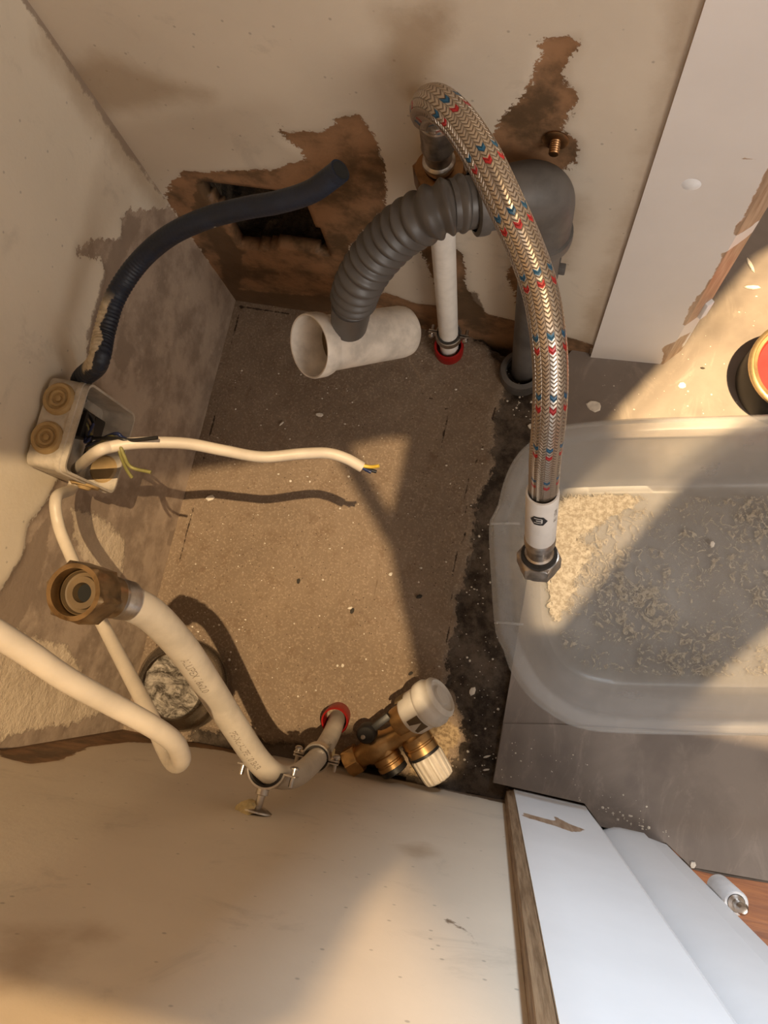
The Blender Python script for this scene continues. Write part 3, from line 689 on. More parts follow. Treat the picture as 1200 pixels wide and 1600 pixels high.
def clamp(name, label, c, axis, toward, r, parent_screw=True, tilt=0):
    """two-part pipe clamp: metal band with rubber lining, two ears with screws, stud towards the wall"""
    t_ = thing(name, label, 'clamp', c, 'metal pipe clamps')
    z = Vector(axis).normalized(); x = Vector(toward); x = (x-z*x.dot(z)).normalized(); y = z.cross(x); return t_, x, y, z
def clamp_full(name, label, c, axis, toward, r, wallpt, full=True, wdt=0.011):
    t_, x, y, z = clamp(name, label, c, axis, toward, r)
    def arc(a0, a1, r0_, r1_, w_, bm):
        n = 20; vv = []
        for k in range(n+1):
            a = a0+(a1-a0)*k/n; d_ = x*math.cos(a)+y*math.sin(a)
            vv.append([bm.verts.new(c+d_*rr+z*s) for rr, s in ((r0_, -w_/2), (r1_, -w_/2), (r1_, w_/2), (r0_, w_/2))])
        for k in range(n):
            for m in range(4): bm.faces.new((vv[k][m], vv[k][(m+1) % 4], vv[k+1][(m+1) % 4], vv[k+1][m]))
        bm.faces.new(vv[0]); bm.faces.new(vv[-1][::-1]); bmesh.ops.recalc_face_normals(bm, faces=bm.faces)
    B = Matrix((x, y, z)).transposed()
    halves = [(-PI/2+.12, PI/2-.12)]+([(PI/2+.12, 3*PI/2-.12)] if full else [])
    for i, (a0, a1) in enumerate(halves):
        bm = bmesh.new(); arc(a0, a1, r+0.0022, r+0.0036, wdt, bm)
        for sy in (-1, 1): box_bm(c+y*sy*(r+0.0065)+x*(0.0012 if i == 0 else -0.0012), 0.0014, 0.009, wdt, B, 0.0004, bm)
        bo = add('band', bm, 'chrome', t_)
        bm = bmesh.new(); arc(a0-.05, a1+.05, r+0.0004, r+0.0021, wdt+0.002, bm); add('rubber_lining', bm, 'rubber', bo)
    for sy in (-1, 1):
        q_ = c+y*sy*(r+0.0080)
        bm = lathe_bm([(0,-0.0062),(0.0022,-0.0058),(0.0034,-0.0045),(0.0034,-0.0035),(0.0017,-0.0034),(0.0017,0.0085),(0,0.0087)], q_, x, 16)
        add('screw', bm, 'chrome', bo)
    if wallpt is not None:
        s0 = c+x*(r+0.0036); dd = (wallpt-s0); Ls = dd.length
        bm = lathe_bm([(0,0),(0.0045,0),(0.0045,0.004),(0.0028,0.0045),(0.0028,max(0.006, Ls-0.003)),(0.0025,Ls-0.002)], s0, dd, 18); add('stud', bm, 'chrome', t_)
        bm = lathe_bm([(0,-0.0045),(0.0035,-0.0042),(0.0085,-0.002),(0.0105,-0.0008),(0.0108,0.0004),(0,0.0005)], wallpt-dd.normalized()*0.0006, dd, 26); add('wall_plate', bm, 'chrome', t_)
    return t_, x, y, z
cc = foot+rdir*((0.055-foot.z)/rdir.z)
clamp_full('pipe_clamp', 'metal clamp round the foot of the upright white pipe above its red sleeve', cc+Vector((0, -0.0005, -0.012)), rdir, (0, 1, 0), 0.0102, None, wdt=0.009)

# ------------------------------------------------------------------ waste pipe
waste = thing('drain_pipe', 'grey waste pipe with elbow and ribbed flexible hose in front of the back wall', 'pipe', (0, BL.y-0.03, 0))
yv = BL.y-0.026
el = on_y(856, 296, yv)                       # elbow centre
vtop = Vector((el.x, yv, el.z)); vb = Vector((el.x, yv, -0.03))
pr = [(0.0, 0), (0.0165, 0), (0.0165, vtop.z+0.03-0.035), (0.0165, vtop.z+0.03-0.030)]
tube('upright_pipe', [vb, vb.lerp(vtop, .5), vtop-Vector((0, 0, 0.03))], 0.0160, 'grey_dusty', waste, 28, 4)
hs = D(704, 322, .515); hd = (hs-vtop).normalized()
# elbow: swept quarter with sockets
EP = [vtop-Vector((0, 0, 0.052)), vtop-Vector((0, 0, 0.030)), vtop-Vector((0, 0, 0.010))+hd*0.002, vtop+hd*0.012+Vector((0, 0, 0.0)), vtop+hd*0.030, vtop+hd*0.05]
P, R = catmull(EP, [0.0202, 0.0202, 0.0205, 0.0205, 0.0202, 0.0202], 8)
add('elbow', tube_bm(P, R, 36), 'grey_dusty', waste)
add('socket_ring', lathe_bm([(0.019,0),(0.0224,0.0004),(0.0228,0.003),(0.0224,0.008),(0.019,0.009)], vtop+hd*0.044, hd, 36), 'grey_dusty', waste)
add('socket_ring', lathe_bm([(0.019,0),(0.0222,0.0004),(0.0226,0.004),(0.0222,0.010),(0.019,0.011)], vtop-Vector((0, 0, 0.060)), (0, 0, 1), 36), 'grey_dusty', waste)
tube('straight_pipe', [vtop+hd*0.045, vtop.lerp(hs, .75), hs], 0.0172, 'grey_pipe', waste, 36, 4)
CP = [hs-hd*0.012, hs, D(668,336,.52), D(625,362,.54), D(588,400,.565), D(562,440,.59), D(549,478,.625)]
P, R = catmull(CP, [0.0172]*len(CP), 16); P, R, S_ = resample(P, R, 0.0007)
pit_ = 0.0098
n_ = len(P); tot = S_[-1]
RR = []
for s_, r in zip(S_, R):
    ph_ = (s_ % pit_)/pit_; w_ = 0.5-0.5*math.cos(2*PI*ph_); w_ = w_**0.8
    pitch_f = 1.0 if s_ < tot-0.006 else 0
    RR.append(0.0156+(0.0036*w_)*pitch_f)
add('ribbed_hose', tube_bm(P, RR, 36), 'grey_pipe', waste)
sp0 = P[-1]; sd = (D(545, 512, .665)-sp0).normalized()
tube('spigot', [sp0-sd*0.004, sp0+sd*0.014, sp0+sd*0.036], [0.0165, 0.0163, 0.0155], 'grey_pipe', waste, 32, 4)
# white pipe end lying low, the ribbed hose plugged into its side
w0 = D(484, 541, .665); w1 = D(636, 517, .735); wd = (w1-w0).normalized(); WL = (w1-w0).length
pro = [(0.0215,0.012),(0.0215,0.0),(0.0222,-0.001),(0.0275,-0.001),(0.0283,0.0005),(0.0283,0.010),(0.0272,0.014),(0.0245,0.016),(0.0243,WL-0.008),(0.0235,WL-0.003),(0.020,WL),(0.0,WL),(0.0,WL-0.003),(0.0205,WL-0.004),(0.0220,WL-0.010),(0.0220,0.016),(0.0232,0.012),(0.0262,0.009),(0.0262,0.0)]
pro = [(0.0262,-0.001),(0.0275,-0.0012),(0.0283,0.0005),(0.0283,0.010),(0.0272,0.014),(0.0245,0.016),(0.0243,WL-0.010),(0.0232,WL-0.004),(0.020,WL-0.0005),(0.0,WL),(0.0,WL-0.003),(0.0205,WL-0.004),(0.0222,WL-0.012),(0.0222,0.018),(0.0250,0.013),(0.0262,0.008),(0.0262,-0.001)]
o = add('white_end_socket', lathe_bm(pro, w0, wd, 48), 'pvc', waste); o['label'] = 'dirty white plastic socket with an open flanged mouth'
add('inner_seal', lathe_bm([(0.0,0.030),(0.0219,0.030),(0.0219,0.034),(0,0.034)], w0, wd, 30), 'brown_washer', waste)
# foot collar of waste pipe in the floor
add('foot_collar', lathe_bm([(0.0165,0.0),(0.0235,0.0),(0.0240,0.012),(0.0225,0.018),(0.0175,0.020),(0.0163,0.016)], Vector((el.x-0.004, yv-0.006, -0.006)), (0, 0, 1), 36), 'grey_dusty', waste)
# clips on the wall beside it
b0 = onp(880, 395, PB)
bm = box_bm(b0+Vector((-0.004, -0.010, 0)), 0.007, 0.018, 0.022, None, 0.001); box_bm(b0+Vector((0.000, -0.018, 0.006)), 0.009, 0.006, 0.010, None, 0.001, bm)
add('wall_clip', bm, 'grey_dusty', waste)
# stray foot collar scrap next to it is part of the drain

# bolt in the stain above the elbow
bq = onp(868, 222, PB)
bolt = thing('wall_bolt', 'small rusty bolt standing out of the brown stain above the grey elbow', 'bolt', bq)
add('washer', lathe_bm([(0,0),(0.0085,0),(0.009,0.0012),(0.0075,0.002),(0,0.002)], bq+Vector((0, 0.002, 0)), (0, -1, 0.0), 24), 'brass_dark', bolt)
add('threaded_shank', lathe_bm([(0,0)]+[(0.0036-(0.0005 if k % 2 else 0), 0.0008*k) for k in range(12)]+[(0,0.0095)], bq, (0.05, -1, -0.08), 20), 'brass_dark', bolt)

# ------------------------------------------------------------------ junction box on the left wall
xw = PL[0].x
ztop = 0.292
tb = [onz(66, 585, ztop), onz(138, 588, ztop), onz(108, 742, ztop), onz(40, 723, ztop)]
y1 = onz(60, 585, ztop).y; y0_ = onz(40, 723, ztop).y; 
yA = 0.070; yB = 0.140; xA = xw+0.001; xR = onz(120, 665, ztop).x
jb = thing('junction_box', 'open pale grey junction box with two yellowed grommets fixed to the left wall', 'junction box', (xA, (yA+yB)/2, ztop-0.038))
HB = 0.078
def rrect(x, ya, yb2, za, zb2, r, n=6):
    out = []
    for cy, cz, a0 in ((yb2-r, zb2-r, 0), (ya+r, zb2-r, PI/2), (ya+r, za+r, PI), (yb2-r, za+r, 3*PI/2)):
        for k in range(n+1):
            a = a0+PI/2*k/n; out.append(Vector((x, cy+r*math.cos(a), cz+r*math.sin(a))))
    return out
def ringloft(rs, bm, cap0=True, cap1=False):
    vs_ = [[bm.verts.new(p) for p in r] for r in rs]; n = len(rs[0])
    for a_, b_ in zip(vs_, vs_[1:]):
        for k in range(n): bm.faces.new((a_[k], a_[(k+1) % n], b_[(k+1) % n], b_[k]))
    if cap0: bm.faces.new(vs_[0])
    if cap1: bm.faces.new(vs_[-1])
    bmesh.ops.recalc_face_normals(bm, faces=bm.faces)
za_, zb_ = ztop-HB, ztop
bm = bmesh.new()
ringloft([rrect(xA, yA+.002, yB-.002, za_+.002, zb_-.002, .006), rrect(xA+.001, yA, yB, za_, zb_, .007), rrect(xR-.008, yA, yB, za_, zb_, .007),
          rrect(xR-.008, yA-.0012, yB+.0012, za_-.0012, zb_+.0012, .008), rrect(xR-.0045, yA-.0012, yB+.0012, za_-.0012, zb_+.0012, .008), rrect(xR-.004, yA-.0003, yB+.0003, za_-.0003, zb_+.0003, .0073),
          rrect(xR, yA, yB, za_, zb_, .007), rrect(xR, yA+.0018, yB-.0018, za_+.0018, zb_-.0018, .0055), rrect(xA+.004, yA+.0018, yB-.0018, za_+.0018, zb_-.0018, .0055)], bm, True, True)
add('housing', bm, 'box_plastic', jb)
gx = (xA+xR-.008)/2
for (px_, py_) in ((84, 622), (74, 684)):
    g_ = onz(px_, py_, ztop); g_.x = min(max(g_.x, xA+.014), xR-.020)
    prf = [(0,0.0022),(0.0022,0.002),(0.0026,0.0008),(0.0042,0.0008),(0.0046,0.0026),(0.0062,0.0028),(0.0066,0.0012),(0.0085,0.0012),(0.009,0.0032),(0.0112,0.0034),(0.0125,0.0015),(0.0128,-0.0005),(0,-0.0005)]
    add('grommet', lathe_bm(prf, Vector((g_.x, g_.y, ztop+0.0001)), (0, 0, 1), 32), 'grommet', jb)
add('grommet', lathe_bm([(0,0.004),(0.004,0.004),(0.006,0.0015),(0.0105,0.0018),(0.012,0.0),(0,0)], Vector((gx+.010, yA-.0002, ztop-.050)), (0, -1, 0), 28), 'grommet', jb)
add('grommet', lathe_bm([(0,0.002),(0.006,0.002),(0.0105,0.0018),(0.012,0.0),(0,0)], Vector((gx+.006, (yA+yB)/2-.016, za_+.0018)), (0, 0, 1), 28), 'grommet', jb)
# terminal tangle inside
bm = bmesh.new(); box_bm(Vector((xA+.014, (yA+yB)/2+.008, ztop-.030)), .018, .022, .014, None, .002, bm); box_bm(Vector((xA+.012, (yA+yB)/2+.012, ztop-.050)), .016, .016, .016, None, .002, bm)
add('terminal_block', bm, 'black', jb)
for k in range(5):
    pts = [Vector((xA+.010+.004*k, yB-.012-.003*k, ztop-.015-.004*k)), Vector((xA+.024, yB-.02-.005*k, ztop-.030)), Vector((xA+.018+.003*k, yB-.035, ztop-.045+.004*k)), Vector((xA+.008, yB-.05+.003*k, ztop-.06))]
    add('conductor', tube_bm(*catmull(pts, [.0013]*4, 6), 8), ['black', 'brown_washer', 'olive_wire', 'black', 'blue_wire'][k], jb)

# blue conduit
CPb = [Vector((xR-.020, yB-.010, ztop-.020)), Vector((xR-.019, yB+.006, ztop-.018)), D(152,568,.545), D(163,520,.55), D(180,465,.55), D(215,412,.545), D(262,370,.53), D(320,342,.515), D(380,326,.505), D(435,316,.495), D(485,300,.485), D(520,276,.475), D(532,266,.47)]
Pc, Rc = catmull(CPb, [.0072]*len(CPb), 14); Pc, Rc, Sc = resample(Pc, Rc, 0.0007)
bm = tube_bm(Pc, [r+(0.0006*(0.5+0.5*math.sin(2*PI*s_/0.0030)))*min(1, max(0.12, (0.17-s_)/0.03)) for r, s_ in zip(Rc, Sc)], 24)
ll = bm.verts.layers.float.new('smear_side')
bm.verts.ensure_lookup_table()
Tn, Nn = frames(Pc)
rd = M@Vector((-0.7, 0.5, 0.4))  # direction the plaster-smeared side faces
for i, v in enumerate(bm.verts):
    c_ = Pc[i//24]; d_ = (v.co-c_).normalized(); v[ll] = d_.dot(rd.normalized())
conduit = add('blue_conduit', bm, 'conduit'); tag(conduit, 'dark blue ribbed conduit with plaster smears curving from the junction box past the wall hole', 'conduit')

dE = (Pc[-1]-Pc[-3]).normalized(); add('open_end', lathe_bm([(0,.0003),(.0058,.0003),(.0058,-.001),(0,-.001)], Pc[-1], dE, 24), 'dark_hole', conduit)
# cable lying out of the box with a stripped end
Pk = [Vector((xA+.014, yA+.010, ztop-.045)), D(150,707,.545), D(175,698,.545), D(220,692,.55), D(290,693,.56), D(350,704,.57), D(410,714,.58), D(470,709,.585), D(510,708,.59), D(540,716,.592), D(566,730,.595)]
ck_ = thing('white_cable', 'white cable reaching out of the junction box over the floor with bare coloured ends', 'cable', Pk[1])
tube('sheath', Pk, .0043, 'cable', ck_, 18, 8)
td = (Pk[-1]-Pk[-2]).normalized()
for mat_, tgt, nm in (('yellow_wire', D(592,728,.592), 'yellow wire'), ('blue_wire', D(580,738,.598), 'blue wire'), ('black', D(588,737,.60), 'black wire')):
    tube('conductor', [Pk[-1]-td*.004, Pk[-1].lerp(tgt, .5)+Vector((0, 0, -.001)), tgt], .0014, mat_, ck_, 10, 5)['label'] = nm
# loose conductors out of the box
o = tube('loose_black_wire', [Vector((xA+.018, yA+.035, ztop-.04)), D(180,685,.55), D(205,688,.545), D(246,684,.54)], .0014, 'black', None, 10, 8); tag(o, 'thin black wire sticking out of the junction box above the white cable', 'wire')
o = tube('loose_blue_wire', [Vector((xA+.018, yA+.03, ztop-.045)), D(178,678,.56), D(192,684,.555), D(210,692,.55)], .0013, 'blue_wire', None, 10, 8); tag(o, 'short dark blue wire beside the black wire in the box opening', 'wire')
for k, pts in enumerate(([D(172,682,.565), D(186,694,.545), D(194,712,.545), D(205,730,.55), D(236,738,.55)], [D(174,684,.567), D(184,698,.547), D(190,715,.548), D(197,732,.555), D(206,746,.56)])):
    o = tube('earth_wire', [Vector((xA+.016, yA+.03, ztop-.05))]+pts, .0013, 'olive_wire', None, 10, 6)
    tag(o, ['longer green and yellow wire hanging over the white cable out of the box', 'shorter green and yellow wire hanging under the white cable from the box'][k], 'wire')

# looping cable from the box bottom up towards the camera
Pl = [Vector((xA+.012, yA+.004, ztop-.050)), Vector((xA+.012, yA-.006, ztop-.050)), D(88,778,.565), D(92,822,.56), D(112,872,.55), D(140,935,.52), D(168,990,.49), D(202,1055,.45), D(232,1112,.415), D(255,1165,.385), D(272,1192,.36), D(283,1186,.335), D(272,1160,.315), D(238,1135,.30), D(180,1103,.285), D(105,1062,.265), D(40,1018,.25), D(-30,975,.235), D(-120,930,.22)]
o = tube('looped_cable', Pl, .0043, 'cable', None, 18, 10); tag(o, 'off-white cable dropping below the junction box and looping back past the left edge', 'cable')

# ------------------------------------------------------------------ white water pipe with brass nut
wp = thing('water_pipe', 'bent white water pipe rising from a red sleeve to a brass nut at left', 'pipe', onz(522, 1130, 0))
nc = D(124, 925, .335)          # centre of nut mouth
WP = [D(527,1122,.79), D(520,1142,.745), D(508,1165,.70), D(490,1190,.64), D(462,1212,.585), D(432,1212,.55), D(402,1186,.525), D(365,1132,.49), D(325,1070,.455), D(285,1012,.42), D(238,962,.388), D(192,937,.364)]
tube('pipe', WP, [.0086]*len(WP), 'white_plastic', wp, 32, 10)
npd = (M@Vector((-0.50, 0.10, 0.86))).normalized()
pd_ = (WP[-1]-WP[-2]).normalized()
nc = D(114, 925, .332); fd = ((M@Vector((-1, 0.08, 0))).normalized()*0.46+(CAMP-nc).normalized()*0.9).normalized()
NLn = .019; nb = nc-fd*NLn; k0 = WP[-1]; kd = (nb-k0); kL = kd.length
add('crimp_ring', lathe_bm([(0.0080,-0.004),(0.0095,-0.0035),(0.0097,0.002),(0.0091,0.003),(0.0091,0.004),(0.0097,0.005),(0.0097,0.009),(0.0088,0.0105),(0,0.011)], k0, kd, 36), 'dull_metal', wp)
add('nut_neck', tube_bm([k0+kd*.35, k0+kd*.8, nb+fd*.004], [.0098, .0104, .0112], 36), 'nut_brass', wp)
add('brass_nut', hexnut_bm(nb, fd, 0.0124, NLn, 0.0104, ref=M@Vector((0.3, 1, 0)), depth=0.014), 'nut_brass', wp)
ico = add('inner_cone', lathe_bm([(0.0103,0.0052),(0.0100,0.0120),(0.0094,0.0125),(0.0090,0.0100),(0.0074,0.0095),(0.0072,0.0118),(0.0045,0.0118),(0.0042,0.0058),(0,0.0058)], nb, fd, 40), 'brown_washer', wp)
add('bore', lathe_bm([(0,0.0080),(0.0041,0.0080),(0.0041,0.0078),(0,0.0077)], nb, fd, 24), 'dark_hole', ico)
# red sleeve and yellow foam at the pipe foot
fdz = (WP[1]-WP[0]).normalized()
add('red_sleeve', lathe_bm([(0.0094,-0.012),(0.0125,-0.012),(0.0132,0.016),(0.0138,0.034),(0.0130,0.036),(0.0118,0.035),(0.0110,-0.01)], WP[0]+M@Vector((0.0012, 0.0030, -0.006)), (fdz*0.85+Vector((0, 0.0, 0.3))).normalized(), 32), 'red', wp)
add('foam_scrap', tube_bm(*catmull([D(522,1170,.72), D(518,1178,.715), D(514,1186,.70)], [.0012, .003, .0022], 5), 8), 'yellow_tape', wp)
# print along the pipe
Pw, Rw = catmull(WP, [.0086]*len(WP), 14); Pw, Rw, Sw = resample(Pw, Rw, 0.002)
Tw, _n = frames(Pw); totw = Sw[-1]
def pipefn(s0, ang, flip=1):
    def fn(x, y):
        s_ = s0-x*flip; i = max(0, min(len(Pw)-2, int(s_/totw*(len(Pw)-1)))); f = (s_-Sw[i])/(Sw[i+1]-Sw[i]); c_ = Pw[i].lerp(Pw[i+1], f); T_ = Tw[i]
        n_ = (CAMP-c_); n_ = (n_-T_*n_.dot(T_)).normalized(); b_ = T_.cross(n_)
        a = ang+flip*y/.0087; return c_+(n_*math.cos(a)+b_*math.sin(a))*.00872
    return fn
for body, s0 in (('ALUPEX 16x2,0', totw-.065), ('PE-Xc/AL/PE 10 BAR', totw-.155), ('95C 0642', .125)):
    wrap_text(body, .0062, pipefn(s0, -0.62), 'grey_ink', wp)
# clamps
c2 = D(495, 1183, .66); ax2 = (D(508,1165,.70)-D(482,1198,.625)).normalized()
wq = onp(500, 1212, PF)
clamp_full('pipe_clamp', 'metal clamp with rubber lining round the bent white pipe near its red sleeve', c2, ax2, (0, -1, -0.1), .0088, None, wdt=.010)
c1 = D(406, 1228, .535)
wq1 = onp(401, 1270, PF)
clamp_full('pipe_clamp', 'empty metal clamp standing off the front wall under the white pipe bend', Vector((wq1.x, wq1.y+.030, wq1.z-.004)), (0.0, 0.12, 1.0), (0, -1, 0), .0105, wq1, full=False, wdt=.012)
bm = lathe_bm([(0,0.006),(0.004,0.0055),(0.007,0.003),(0.009,0)], wq1+Vector((-.006, .0012, .001)), (-0.2, 1, 0.2), 12, wob=lambda a, i: 1+0.25*math.sin(3*a+i)); o = add('filler_blob', bm, 'yellow_tape'); tag(o, 'cream blob of filler beside the clamp plate on the front wall', 'filler')

# ------------------------------------------------------------------ brass valve assembly on the floor
vo = D(612, 1152, .755)
valve = thing('valve', 'brass radiator valve with white knobs and black lever lying by the front wall', 'valve', onz(612, 1152, 0))
mx = (D(655, 1127, .745)-D(575, 1172, .755)).normalized()       # main axis up right
br = (D(668, 1190, .742)-D(640, 1150, .745)); br = (br-mx*br.dot(mx)).normalized()
nzv = mx.cross(br); 
mA = D(566, 1180, .755)
ML = (D(655, 1127, .745)-mA).length
add('hex_end', hexnut_bm(mA-mx*.003, -mx, .0128, .014, .009, ref=br, depth=.008) , 'brass', valve)
add('body', lathe_bm([(0,-.004),(.0105,-.003),(.0110,.004),(.0135,.008),(.0150,.014),(.0150,.024),(.0120,.028),(.0110,.034),(.0110,.045),(.0135,.050),(.0140,.062),(.0120,.068),(.0125,ML),(0,ML)], mA, mx, 36), 'brass', valve)
q1 = mA+mx*.021; 
add('branch', lathe_bm([(0,0),(.0125,0),(.0125,.010),(.0140,.011),(.0140,.0165),(.0130,.0175),(.0130,.019),(.0140,.0195),(.0140,.0235),(0,.0235)], q1, br, 36), 'brass', valve)
add('branch_ring', lathe_bm([(0,.0238),(.0135,.0238),(.0136,.029),(.012,.030),(0,.030)], q1, br, 36), 'black', valve)
q2 = mA+mx*.056
add('branch', lathe_bm([(0,0),(.0120,0),(.0125,.006),(.0152,.009),(.0155,.016),(.0145,.017),(.0145,.0185),(.0155,.019),(.0155,.026),(0,.026)], q2, br, 36), 'brass', valve)
add('branch_ring', lathe_bm([(0,.0262),(.0152,.0262),(.0152,.0288),(0,.0288)], q2, br, 36), 'black', valve)
add('ribbed_cap', lathe_bm([(0,.029),(.0155,.029),(.0157,.031),(.0148,.052),(.0140,.055),(.0125,.0562),(0,.0564)], q2, br, 96, wob=lambda a, i: 1+(0.035*(1 if math.sin(a*15) > 0 else -1) if i in (2, 3, 4) else 0)), 'white_plastic', valve)
# black lever on the near body
lv = q1-br*.010+(CAMP-q1).normalized()*.012
ldir = (D(602, 1121, .735)-D(566, 1150, .735)).normalized()
bm = bmesh.new(); Bl = Matrix((ldir, nzv.cross(ldir).normalized(), nzv)).transposed()
cl = D(573, 1146, .738)
bm = lathe_bm([(0,.006),(.0075,.0055),(.0095,.003),(.0098,-.006),(0,-.006)], cl, nzv if nzv.dot(CAMP-cl) > 0 else -nzv, 24)
box_bm(cl+ldir*.016, .024, .0075, .007, Bl, .002, bm)
lvo = add('lever', bm, 'black', valve)
nn = nzv if nzv.dot(CAMP-cl) > 0 else -nzv
add('lever_screw', lathe_bm([(0,.0012),(.0018,.001),(.0024,0),(0,0)], cl+nn*.006-ldir*.003, nn, 14), 'chrome', lvo)
# thermostat head
h0 = D(634, 1122, .742); h1 = D(692, 1086, .725); hx_ = (h1-h0).normalized(); HL = (h1-h0).length
add('neck_nut', lathe_bm([(0,-.012),(.0145,-.012),(.0150,-.010),(.0150,.006),(.0140,.010),(0,.010)], h0+hx_*.002, hx_, 36), 'brass', valve)
def headwob(a, i): return 1
hdo = add('thermostat_head', lathe_bm([(.012,.004),(.0185,.005),(.0205,.008),(.0210,.024),(.0225,.0255),(.0232,.028),(.0232,.0345),(.0215,.037),(.0205,.039),(.0205,.043),(.0185,.0455),(.0165,.0465),(.0160,.0435),(.0095,.0435),(.0090,.0465),(0,.0470)], h0, hx_, 48), 'clean_white', valve)
# dark openings in the head's skirt
sideh = (CAMP-h0); sideh = (sideh-hx_*sideh.dot(hx_)).normalized(); s2 = hx_.cross(sideh)
def patch(a0, a1, s0_, s1_, r, mat, nm, tri_=None):
    bm = bmesh.new(); n = 8; vv_ = []
    for k in range(n+1):
        a = a0+(a1-a0)*k/n; d_ = sideh*math.cos(a)+s2*math.sin(a)
        lo_, hi_ = (s0_, s1_) if not tri_ else tri_(k/n)
        vv_.append([bm.verts.new(h0+hx_*s_+d_*rr) for s_, rr in ((lo_, r), (hi_, r), (hi_, r-.002), (lo_, r-.002))])
    for k in range(n):
        for m in range(4): bm.faces.new((vv_[k][m], vv_[k][(m+1) % 4], vv_[k+1][(m+1) % 4], vv_[k+1][m]))
    bm.faces.new(vv_[0]); bm.faces.new(vv_[-1][::-1]); bmesh.ops.recalc_face_normals(bm, faces=bm.faces); add(nm, bm, mat, hdo)
sg = -1 if s2.dot(M@Vector((0, -1, 0))) > 0 else 1
patch(-.15*sg, -.95*sg, .010, .0225, .0214, 'brown_washer', 'window')
patch(-.38*sg, -.72*sg, .010, .0225, .0219, 'white_plastic', 'pointer', lambda f: (.0100, .0105+.0105*(1-abs(2*f-1))))
patch(.95*sg, 1.5*sg, .004, .014, .0214, 'brown_washer', 'window')

# ------------------------------------------------------------------ glass bowl with sludge
gc = onz(286, 1070, 0.052); gc.z = 0.001; gc.x = max(gc.x, PL[0].x+0.0500)
gc = onz(285, 1070, 0.018); gc.z = 0.0005; gc.x = max(gc.x, PL[0].x+0.0495); gr = .0475
gb = thing('glass_jar', 'squat clear glass jar of silvery sludge standing in the left corner under the white pipe', 'jar', gc)
tilt = Vector((0, 0, 1))
add('glass', lathe_bm([(0,.0),(.038,.0),(.044,.003),(.0472,.011),(gr,.018),(.0465,.026),(.0425,.034),(.0365,.039),(.0345,.042),(.0345,.049),(.0338,.0505),(.0328,.049),(.0328,.042),(.0350,.037),(.041,.032),(.0448,.025),(.0458,.018),(.0452,.011),(.042,.005),(.036,.003),(0,.003)], gc, tilt, 64), 'glass', gb)
bm = bmesh.new(); prev = None; nr_, na_ = 22, 60
for i in range(nr_+1):
    r = .0322*i/nr_; ring = [bm.verts.new(gc+Vector((r*math.cos(2*PI*k/na_), r*math.sin(2*PI*k/na_), .0375+.0035*mn.fractal(Vector((r*math.cos(2*PI*k/na_)*110, r*math.sin(2*PI*k/na_)*170, 3)), .8, 2, 4)))) for k in range(na_)]
    if prev:
        for k in range(na_): bm.faces.new((prev[k], prev[(k+1) % na_], ring[(k+1) % na_], ring[k]))
    prev = ring
low_ = [bm.verts.new(v.co+Vector((0, 0, -.006))) for v in prev]
for k in range(na_): bm.faces.new((prev[k], prev[(k+1) % na_], low_[(k+1) % na_], low_[k]))
bm.faces.new(low_[::-1]); bmesh.ops.remove_doubles(bm, verts=bm.verts, dist=1e-6); add('sludge', bm, 'sludge', gb)

# ------------------------------------------------------------------ translucent plastic tub
ZR = 0.105
rim_px = [(1500,636),(1200,646),(1000,652),(900,660),(862,668),(830,688),(806,712),(790,745),(778,790),(766,815),(769,900),(776,985),(788,1012),(800,1048),(830,1090),(866,1118),(905,1137),(975,1146),(1200,1150),(1500,1150)]
bot_px = [(1500,750),(1200,756),(1000,757),(900,760),(875,764),(862,775),(850,790),(845,805),(840,830),(838,845),(840,900),(843,960),(848,985),(858,1010),(872,1035),(895,1054),(925,1066),(990,1074),(1200,1077),(1500,1077)]
rimp = [onz(x, y, ZR) for x, y in rim_px]; botp = [onz(x, y, 0.0062) for x, y in bot_px]
def smooth_loop(P_, n=6):
    return catmull(P_, [0]*len(P_), n)[0]
def close(P_, zc):    # far end out of the frame: mirror so the tub is complete
    Q = [p.copy() for p in P_]; return Q
xm = rimp[0].x
def mirror(P_):
    A = [p for p in P_ if p.x <= xm-0.001]
    B_ = [Vector((2*xm-p.x-0.0, p.y, p.z)) for p in A][::-1]
    return A+B_
RL = smooth_loop(rimp); BLo = smooth_loop(botp)
RL = mirror(RL); 
def resn(P_, n):
    P2 = P_+[P_[0]]; L = [0]
    for i in range(1, len(P2)): L.append(L[-1]+(P2[i]-P2[i-1]).length)
    out = []; j = 0
    for k in range(n):
        d_ = L[-1]*k/n
        while L[j+1] < d_: j += 1
        out.append(P2[j].lerp(P2[j+1], (d_-L[j])/max(1e-9, L[j+1]-L[j])))
    return out
BLm = [p for p in BLo if p.x <= xm-0.001]; BLo = BLm+[Vector((2*xm-p.x, p.y, p.z)) for p in BLm][::-1]
nR = 220
# match by angle from a common centre for clean side faces
cR = Vector((xm, sum(p.y for p in RL)/len(RL), 0)); cB = Vector((xm, sum(p.y for p in BLo)/len(BLo), 0))
def byparam(P_):
    i0 = 0; return resn(P_, nR)
Rr, Bb = byparam(RL), byparam(BLo)
def off(P_, d_):
    n = len(P_); out = []
    for i in range(n):
        t_ = (P_[(i+2) % n]-P_[i-2]); nrm = Vector((t_.y, -t_.x, 0)).normalized(); out.append(P_[i]+nrm*d_)
    return out
c0_ = sum(Rr, Vector())/len(Rr)
sgn = 1 if (off(Rr, .01)[0]-c0_).length > (Rr[0]-c0_).length else -1
def lvl(f, z, o_=0):
    P_ = [b.lerp(r, f) for b, r in zip(Bb, Rr)]; P_ = [Vector((p.x, p.y, z)) for p in P_]; return off(P_, o_*sgn) if o_ else P_
tub = thing('plastic_tub', 'large translucent plastic tub with dried scum standing on the grey vinyl', 'tub', (xm, c0_.y, 0.0045))
